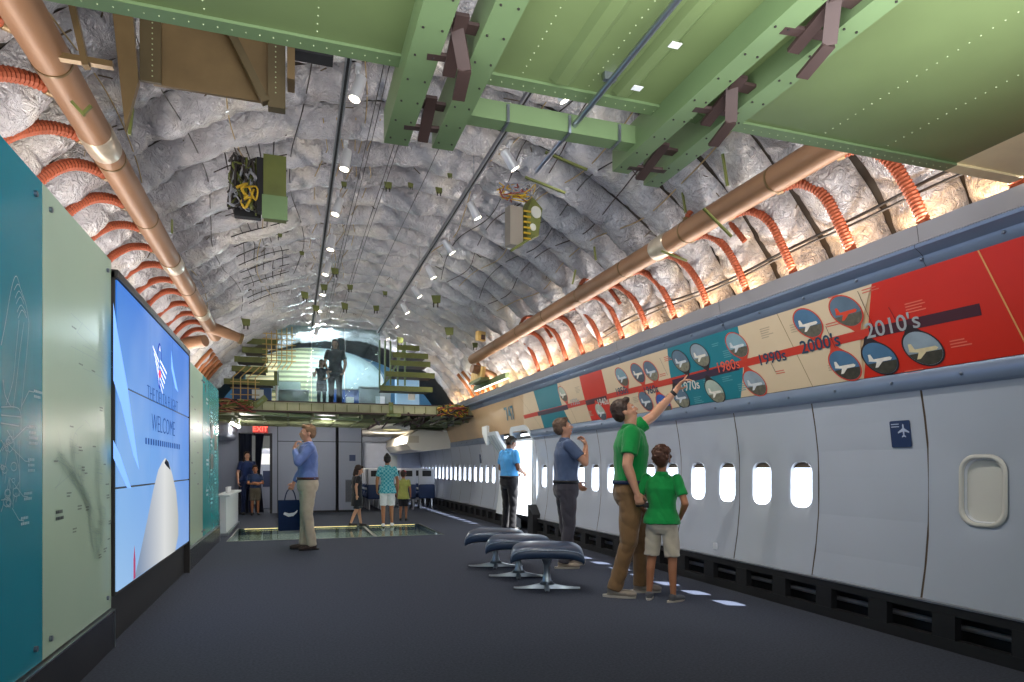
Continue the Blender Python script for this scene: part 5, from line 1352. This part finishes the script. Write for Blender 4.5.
    base = [(hz, .174+g+gu, .122+g+gu), (hz+.05, .170+g+gu, .118+g+gu), (1.10, .160*w+g, .112+g), (1.16, .155*w+g, .112+g), (1.25, .168*w+g, .118+g), (1.34, .183*w+g, .122+g), (1.42, .178*w+g, .104+g), (1.475, .13+g, .085+g), (1.505, .075, .068)]
    if dress: base = [(.62, .20, .17), (.8, .19, .15), (.93, .178, .13)]+base[2:]
    base = sorted(base); b.rings([(z, rx*tw, ry*tw, 0, 0) for z, rx, ry in base])
    for s, k in ((1, 'r'), (-1, 'l')):
        sh, el, wr = J['sh'+k], J['el'+k], J['wr'+k]
        if sleeve == 'long': b.cap(sh, el, .066*tw, .054*tw); b.cap(el, el.lerp(wr, .93), .054*tw, .038, flat=True)
        elif sleeve == 'short': b.cap(sh, sh.lerp(el, .68), .066*tw, .064*tw, flat=True)
        else: b.cap(sh, sh.lerp(el, .2), .062, .058, flat=True)
    so = remesh(b, 'shirt' if not dress else 'dress', top, t, vox*sc*1.1, 2, fold=.009*sc, fscale=7/sc, sc=sc, fstr=(1, 1, .8))
    # collar
    b = SB(); n = 28
    for rr_ in (0,):
        L = []
        for z, r0 in ((1.485, .078), (1.525, .066), (1.545, .067), (1.53, .075), (1.50, .09), (1.485, .088)):
            L.append([(r0*math.cos(a), r0*.95*math.sin(a)-.006, z-.022*max(0, math.sin(a))**2) for a in [2*PI*k/n for k in range(n)]])
        b.loft(L, cap=False)
    if not dress:
        me = MB(); me.v = [tuple(Vector(v)*sc) for v in b.v]; me.f = b.f; me.mi = [0]*len(b.f); me.build('collar', top, so, smooth='all')
    # trousers / shorts
    b = SB(); g = .016
    b.rings([(z, rx*tw, ry*tw) for z, rx, ry in ((.80, .13, .10), (.86, .165+g, .115+g), (.93, .176+g, .124+g), (.99, .166+g, .114+g), (1.035, .157*w+g, .108+g))])
    for s, k in ((1, 'r'), (-1, 'l')):
        hp, kn, an = J['hp'+k], J['kn'+k], J['an'+k]
        if shorts:
            e_ = hp.lerp(kn, .92); b.cap(hp+Vector((0, 0, -.02)), e_, .100, .092, flat=True)
        else:
            b.cap(hp+Vector((0, -.004, -.02)), kn, .103*tw, .073*tw); b.cap(kn, an+Vector((0, 0, -.02)), .073, .066, flat=True)
    if not (dress and shorts is None): tr = remesh(b, 'shorts' if shorts else 'trousers', bottom, t, vox*sc*1.1, 2, fold=.010*sc, fscale=6/sc, sc=sc, fstr=(1, 1, 1.1), floor=.02)
    if belt:
        m = MB(); n = 32; L = []
        for z, o_ in ((1.0, .012), (1.0, .022), (1.035, .022), (1.035, .012)):
            L.append([((.160*w+.014+o_)*tw*sc*math.cos(a), (.110+.014+o_)*tw*sc*math.sin(a), z*sc) for a in [2*PI*k/n for k in range(n)]])
        L.append(L[0]); m.loft(L, cap=False); bo = m.build('belt', belt, t, smooth='all')
        m = MB(); m.box((0, (.110+.014+.024)*tw*sc, 1.018*sc), (.045*sc, .008, .035*sc)); m.build('belt_buckle', STEEL, bo)
    for s, k in ((1, 'r'), (-1, 'l')):
        b = SB(); an = J['an'+k]; fd = Matrix.Rotation(-R(J['ft'+k]), 3, 'Z'); bz = an.z-.085; c = Vector((an.x, an.y, bz))
        b.e(c+fd @ Vector((0, -.01, .06)), (.042, .055, .045), fd); b.e(c+fd @ Vector((0, .075, .042)), (.046, .125, .034), fd); b.e(c+fd @ Vector((0, .13, .034)), (.045, .07, .028), fd)
        b.e(c+fd @ Vector((0, -.02, .025)), (.038, .048, .025), fd)
        sh_ = remesh(b, 'shoe', shoe, t, vox*sc*.95, 2, sc=sc, floor=bz*sc+.012)
        m = MB(); m.loft([[tuple((c+fd @ Vector((.046*(1-.10*(math.sin(a) < -.2))*math.cos(a), .045+.148*math.sin(a), z)))*sc) for a in [2*PI*q/24 for q in range(24)]] for z in (.001, .022)])
        m.build('sole', sole or BLACK, sh_, smooth=True)
    # hair
    if hairkind != 'none':
        b = SB(); b.M = HM
        if hairkind in ('short', 'curly', 'bun', 'long', 'mid'):
            b.e((0, -.027, 1.738), (.083, .094, .085)); b.e((0, -.050, 1.70), (.078, .07, .085)); b.e((0, .045, 1.785), (.055, .040, .030))
            for s in (-1, 1): b.e((s*.074, .0, 1.725), (.012, .03, .035))
        if hairkind == 'curly':
            rc = random.Random(3)
            for i in range(70):
                a = rc.uniform(0, 2*PI); el_ = rc.uniform(-.35, 1.5); v = Vector((.086*math.cos(el_)*math.cos(a), .098*math.cos(el_)*math.sin(a), .09*math.sin(el_)))
                if v.y > .045 and v.z < .045: continue
                b.e(Vector((0, -.025, 1.735))+v, (.02, .02, .02), n=8, m=6)
        if hairkind == 'bun': b.e((0, -.12, 1.80), (.045, .045, .045))
        if hairkind == 'long':
            for s in (-1, 1):
                b.cap((s*.062, -.02, 1.72), (s*.085, .0, 1.48), .032, .035); b.cap((s*.085, .0, 1.48), (s*.085, .045, 1.34), .035, .018)
            b.cap((0, -.06, 1.70), (0, -.10, 1.36), .07, .06)
        if hairkind == 'mid':
            for s in (-1, 1): b.cap((s*.062, -.02, 1.70), (s*.07, -.01, 1.58), .028, .025)
            b.cap((0, -.05, 1.70), (0, -.06, 1.56), .07, .05)
        remesh(b, 'hair', hair, t, vox*sc*.9, 1, fold=.004, fscale=30, sc=sc)
    if cap:
        b = SB(); b.M = HM; b.e((0, -.01, 1.75), (.088, .102, .075)); b.e((0, .115, 1.735), (.06, .07, .010)); remesh(b, 'cap', cap, t, vox*sc, 2, sc=sc)
    if badge:
        m = MB(); p = Vector(badge)*sc; m.rbox(p, (.05*sc, .008, .035*sc), .003); m.build('name_badge', PAPER, so)
    return t, J, sc
def cloth(n, c): return mat(n, c, .85, var=.08, vscale=14, bump=.25, bscale=220, bdist=.002, sheen=.2, spec=.2)
BRH = mat('hair_brown', '#33221a', .6, var=.3, vscale=60); BRH2 = mat('hair_auburn', '#4a2c1c', .6, var=.3, vscale=60); BLH = mat('hair_black', '#17120f', .5, var=.3, vscale=60); GRH = mat('hair_greybrown', '#5f4a3a', .6, var=.3, vscale=60)
KHAKI = cloth('khaki', '#7b5f40'); GSHIRT = cloth('shirt_green', '#128a42'); STONEC = cloth('stone_cotton', '#c0b7a4'); GREYS = mat('shoe_taupe', '#8d8377', .7, var=.1); SOLEW = mat('sole_pale', '#b9b2a6', .6)
# 1 green polo man pointing at the timeline
t1, J1, s1 = person('man in a green polo and brown trousers reaching up to point at the timeline', (2.97, 5.46), 112, 1.84, GSHIRT, KHAKI, GREYS, BRH, vox=.0065, look=(0, 22),
    arms={'ell': (-.20, .23, 1.63), 'wrl': (-.13, .43, 1.86), 'hdl': (0, .5, .8), 'elr': (.27, -.06, 1.17), 'wrr': (.29, .02, .93), 'thl': 1},
    legs={'knr': (.13, -.03, .50), 'anr': (.14, -.16, .085), 'knl': (-.08, .10, .50), 'anl': (-.10, .10, .085), 'ftr': 14, 'ftl': -4}, belt=NAVY, point='l', grip=(.9, .45), palm={'l': (.3, .6, -.6), 'r': (-1, 0, 0)}, sole=SOLEW, badge=(-.07, .152, 1.34), build_=1.12)
w_ = J1['wrl'].lerp(J1['ell'], .10)*s1; m = MB(); d = (J1['wrl']-J1['ell']).normalized(); m.tube([w_-d*.016, w_-d*.014, w_+d*.014, w_+d*.016], [.028, .033, .033, .028], 16); wa = m.build('wristwatch', BLACK, t1, smooth=True)
m = MB(); m.rbox((.275*s1, .05*s1, .835*s1), (.012, .075, .05), .005); m.rbox((.275*s1, .10*s1, .825*s1), (.012, .05, .045), .005)
sg = m.build('folded_sunglasses', BLACK, None, True, label='dark folded sunglasses held in the lowered hand of the man in green', cat='sunglasses'); sg.location = t1.location; sg.rotation_euler = t1.rotation_euler
# 2 boy
person('curly-haired boy in a green polo and stone shorts seen from behind', (3.10, 5.13), 52, 1.33, GSHIRT, STONEC, mat('shoe_grey', '#55565a', .7), BRH2, skin=SKIN2, vox=.0085, look=(-18, 8),
    arms={'elr': (.31, -.06, 1.17), 'wrr': (.19, .12, 1.0), 'ell': (-.31, -.06, 1.17), 'wrl': (-.19, .12, 1.0)}, legs={'anr': (.15, -.02, .085), 'anl': (-.15, -.02, .085), 'knr': (.13, .01, .5), 'knl': (-.13, .01, .5), 'ftr': 22, 'ftl': -16},
    shorts=True, untucked=True, hem=.92, hairkind='curly', hs=1.22, sole=SOLEW, grip=(.4, .4))
# 3 grey-blue polo
person('man in a slate blue polo and grey trousers with hand raised to his chin', (3.06, 7.2), 100, 1.78, cloth('shirt_slate', '#50607f'), cloth('trouser_grey', '#47454d'), mat('shoe_tan', '#9a8d7c', .7), GRH, vox=.0075, look=(0, 14),
    arms={'elr': (.25, .17, 1.24), 'wrr': (.09, .22, 1.45), 'hdr': (-.2, -.2, 1), 'ell': (-.24, .0, 1.18), 'wrl': (-.2, .18, 1.0)}, legs={'anr': (.12, -.06, .085), 'anl': (-.11, .08, .085)}, untucked=False, belt=BLACK, palm={'r': (-.3, -1, 0)}, grip=(.8, .5), build_=1.04, sole=SOLEW)
# 4 man at the doorway
person('man in a bright blue shirt and black trousers standing in the open doorway', (3.78, 11.55), 70, 1.77, cloth('shirt_bright', '#4f9fe0'), cloth('trouser_black', '#1b1c22'), BLACK, BLH, skin=SKIN3, vox=.010, look=(0, -22),
    arms={'elr': (.27, .0, 1.17), 'wrr': (.17, .22, 1.08), 'ell': (-.27, .0, 1.17), 'wrl': (-.17, .22, 1.08)}, belt=BLACK, build_=1.08)
# 5 khaki man left
t5, J5, s5 = person('balding man in a pale blue shirt and cream chinos and hand on chin', (.20, 9.88), -97, 1.80, cloth('shirt_pale', '#6f86c0'), cloth('chino_cream', '#c3b8a0'), mat('shoe_brown', '#3a2a22', .5), mat('hair_sandy', '#8a6a4e', .7, var=.2), vox=.009, look=(0, 0),
    arms={'ell': (-.23, .16, 1.24), 'wrl': (-.085, .19, 1.44), 'hdl': (.22, -.22, 1), 'elr': (.25, .03, 1.18), 'wrr': (.24, .16, .95)}, sleeve='long', belt=mat('belt_brown', '#4a1f18', .5), palm={'l': (0, -1, .2)}, grip=(.9, .7), legs={'anr': (.09, .04, .085), 'anl': (-.09, -.05, .085), 'ftl': -12}, build_=1.03)
CHECK = cloth('shirt_teal', '#3fa6b4'); nt = CHECK.node_tree; ck = nt.nodes.new('ShaderNodeTexChecker'); ck.inputs['Scale'].default_value = 26
ck.inputs['Color1'].default_value = lin('#2f97a8'); ck.inputs['Color2'].default_value = lin('#7fc0c8'); tcx = nt.nodes.new('ShaderNodeTexCoord')
nt.links.new(tcx.outputs['Object'], ck.inputs['Vector']); nt.links.new(ck.outputs['Color'], nt.nodes['Principled BSDF'].inputs['Base Color'])
# 6-8 children on the far side
person('child in a charcoal dress walking beside the closet with navy sign', (1.20, 13.35), 75, 1.20, cloth('dress_char', '#26282e'), cloth('short_char', '#2b2d33'), mat('shoe_dk', '#2a2522', .6), BRH, skin=SKIN, vox=.013, look=(20, -20), hs=1.2, female=True, dress=True, shorts=True, hairkind='mid',
    legs={'anr': (.09, -.22, .12), 'knr': (.09, -.05, .5), 'anl': (-.09, .16, .085), 'knl': (-.09, .1, .5)}, arms={'elr': (.25, -.12, 1.2), 'wrr': (.26, -.1, .95)})
person('girl in a teal checked shirt and white shorts seen from behind', (1.77, 13.15), 8, 1.42, CHECK, cloth('short_white', '#e3e3e6'), PAPER, BLH, skin=SKIN2, vox=.012, hs=1.1, female=True, shorts=True, untucked=True, hem=.84, hairkind='bun', legs={'anr': (.11, .1, .085), 'anl': (-.10, -.08, .085)})
person('small child in a yellow-green shirt and pink cap near the seats', (2.3, 14.5), 20, 1.08, cloth('shirt_lime', '#a3a85c'), cloth('short_dark', '#30323a'), BLACK, BRH, skin=SKIN2, vox=.015, hs=1.25, shorts=True, untucked=True, hem=.8, cap=cloth('cap_pink', '#b03048'))
person('child in a dark navy top with folded arms in front of the curtained doorway', (-.88, 17.35), 170, 1.20, cloth('top_navy', '#2a3a5c'), cloth('short_brown', '#5b5548'), BLACK, BRH, skin=SKIN2, vox=.015, hs=1.2, shorts=True, sleeve='short',
    arms={'elr': (.26, .08, 1.17), 'wrr': (.0, .2, 1.14), 'ell': (-.26, .08, 1.17), 'wrl': (.0, .22, 1.2)})
person('woman in a dark blue dress standing half behind the curtained doorway child', (-1.08, 17.62), 160, 1.58, cloth('dress_blue', '#1f2f58'), cloth('dress_blue2', '#1c2848'), BLACK, BRH, skin=SKIN, vox=.015, female=True, hairkind='long', untucked=True)
# upstairs
person('long-haired woman in black top and black trousers standing on the upper deck', (.90, 15.3), 185, 1.56, cloth('top_black', '#1c1c20'), cloth('jean_black', '#1a1a1f'), BLACK, mat('hair_chestnut', '#4a3022', .6, var=.3), skin=SKIN, vox=.011, z0=ZD, female=True, hairkind='long', untucked=True, hem=.88, look=(0, -8),
    arms={'elr': (.27, .0, 1.17), 'wrr': (.2, .12, 1.0), 'ell': (-.26, .0, 1.17), 'wrl': (-.22, .14, .95)})
person('girl in a dark sleeveless dress and grey leggings on the upper deck', (.60, 15.15), 185, 1.03, cloth('dress_slate', '#20242c'), cloth('legging_grey', '#6b6f7a'), PAPER, mat('hair_mid', '#5b3a26', .6, var=.3), skin=SKIN, vox=.013, z0=ZD, female=True, dress=True, hairkind='mid', hs=1.22, sleeve='none',
    arms={'elr': (.27, .0, 1.19), 'wrr': (.30, .16, 1.25), 'ell': (-.27, .0, 1.19), 'wrl': (-.2, .16, 1.1)})
# tote bag in the khaki man's hand
M5 = Matrix.Translation(t5.location) @ t5.rotation_euler.to_matrix().to_4x4()
d5 = (J5['wrr']-J5['elr']).normalized(); hp5 = M5 @ ((J5['wrr']+d5*.10)*s5)
tb = empty('tote_bag', (hp5.x, hp5.y, hp5.z-.60), 'navy tote bag with white swoosh held by the man in cream chinos', 'bag', rz=R(2))
b = MB(); b.loft([[(x*k, y*q, z) for x, y in rrect(.34, .12, .03, 3)] for z, k, q in ((0, .94, .9), (.02, 1, 1), (.25, 1, 1), (.44, 1.02, .6))]); b.build('bag_body', cloth('tote_navy', '#182c50'), tb, smooth=True)
for s in (-1, 1):
    b = MB(); b.tube(bez([(-.08, s*.03, .43), (-.05, s*.02, .55), (0, 0, .60), (.05, s*.02, .55), (.08, s*.03, .43)], 5), .008, 6); b.build('handle', cloth('tote_navy', '#182c50'), tb, smooth='all')
b = MB(); b.poly([(-.10, -.0615, .24), (-.03, -.0615, .20), (.04, -.0615, .21), (.09, -.0615, .26), (.10, -.0615, .30), (.05, -.0615, .26), (-.02, -.0615, .25), (-.08, -.0615, .27)]); b.build('white_swoosh', PAPER, tb)
# ================================================================== LIGHT AND CAMERA
W = bpy.data.worlds.new('World'); bpy.context.scene.world = W; W.use_nodes = True
bg = W.node_tree.nodes['Background']; bg.inputs['Color'].default_value = (.88, .94, 1, 1); bg.inputs['Strength'].default_value = 5.0
sun = bpy.data.lights.new('Sun', 'SUN'); sun.energy = 30; sun.angle = R(.6); sun.color = (1, .96, .9)
so = bpy.data.objects.new('Sun', sun); COL.objects.link(so); so.rotation_euler = Vector((-.56, .28, -1.05)).to_track_quat('-Z', 'Y').to_euler()
def strip(name, loc, e, col, sx, sy, d):
    v = lamp('AREA', name, loc, e, col, sx, sy); q = Vector(d).normalized()
    x = q.cross(Vector((0, 1, 0))).normalized(); z = -q; y = z.cross(x)
    v.rotation_euler = Matrix((x, y, z)).transposed().to_euler(); return v
lamp('AREA', 'rear_fill', (1.2, -2.7, 1.3), 45, (.86, .92, 1), 4.0, 1.8, target=(1.4, 8, .6))  # added fill behind the camera; no daylight enters there
strip('ledge_uplight_right', (3.88, 7.5, 2.76), 58, (1, .60, .28), .10, 19, (-.15, 0, 1))
strip('ledge_crown_fill', (3.77, 7.5, 2.75), 145, (1, .93, .86), .10, 15, (-1.3, 0, 1))  # neutral strip added out of sight on the ledge to brighten the crown
strip('wall_top_fill_left', (-1.40, 7.0, 2.55), 85, (1, .93, .88), .15, 13, (.45, 0, 1))  # unseen strip added behind the graphic panels to lift the ceiling
strip('wall_side_uplight_left', (-1.55, 7.0, 2.3), 22, (1, .7, .42), .15, 13, (-.1, 0, 1))
lamp('AREA', 'crown_fill', (1.0, 1.0, 2.80), 140, (.95, .96, 1), 3.2, 2.4, target=(1.0, 3.2, 4.5))  # unseen area lamp added above the green panels to brighten the near ceiling
lamp('POINT', 'upper_deck_lamp', (.6, 15.9, 4.05), 130, (.95, .97, 1), rad=.1)
lamp('POINT', 'upper_deck_lamp', (2.6, 16.4, 3.7), 30, (.9, .95, 1), rad=.1)
lamp('POINT', 'under_deck_lamp', (-1.0, 15.8, 2.0), 30, (1, .95, .88), rad=.08)
lamp('POINT', 'under_deck_lamp', (.7, 15.6, 2.1), 40, (1, .97, .92), rad=.1)
lamp('POINT', 'galley_lamp', (-.6, 19, 2.1), 60, (1, .97, .92), rad=.1)
lamp('POINT', 'passage_lamp', (2.6, 19.3, 2.05), 70, (1, .93, .8), rad=.12)
lamp('AREA', 'pit_fill', (.75, 12.45, -.25), 260, (1, 1, .98), 3, 1.2, target=(.75, 12.45, -1))  # unseen lamp added in the pit so the glass floor looks lighter
cam = bpy.data.cameras.new('Camera'); co = bpy.data.objects.new('Camera', cam); COL.objects.link(co)
cam.sensor_width = 36; cam.lens = F/1024*36; cam.shift_y = (467-341)/1024; cam.clip_start = .05; cam.clip_end = 200
co.location = (0, 0, EYE); co.rotation_euler = (R(90), 0, -TH)
sc_ = bpy.context.scene; sc_.camera = co
sc_.view_settings.view_transform = 'Standard'; sc_.view_settings.look = 'None'; sc_.view_settings.exposure = 0
sc_.cycles.use_denoising = True; sc_.cycles.max_bounces = 8; sc_.cycles.diffuse_bounces = 4; sc_.cycles.glossy_bounces = 3; sc_.cycles.transparent_max_bounces = 8; sc_.cycles.sample_clamp_indirect = 6
sc_.cycles.caustics_reflective = False; sc_.cycles.caustics_refractive = False
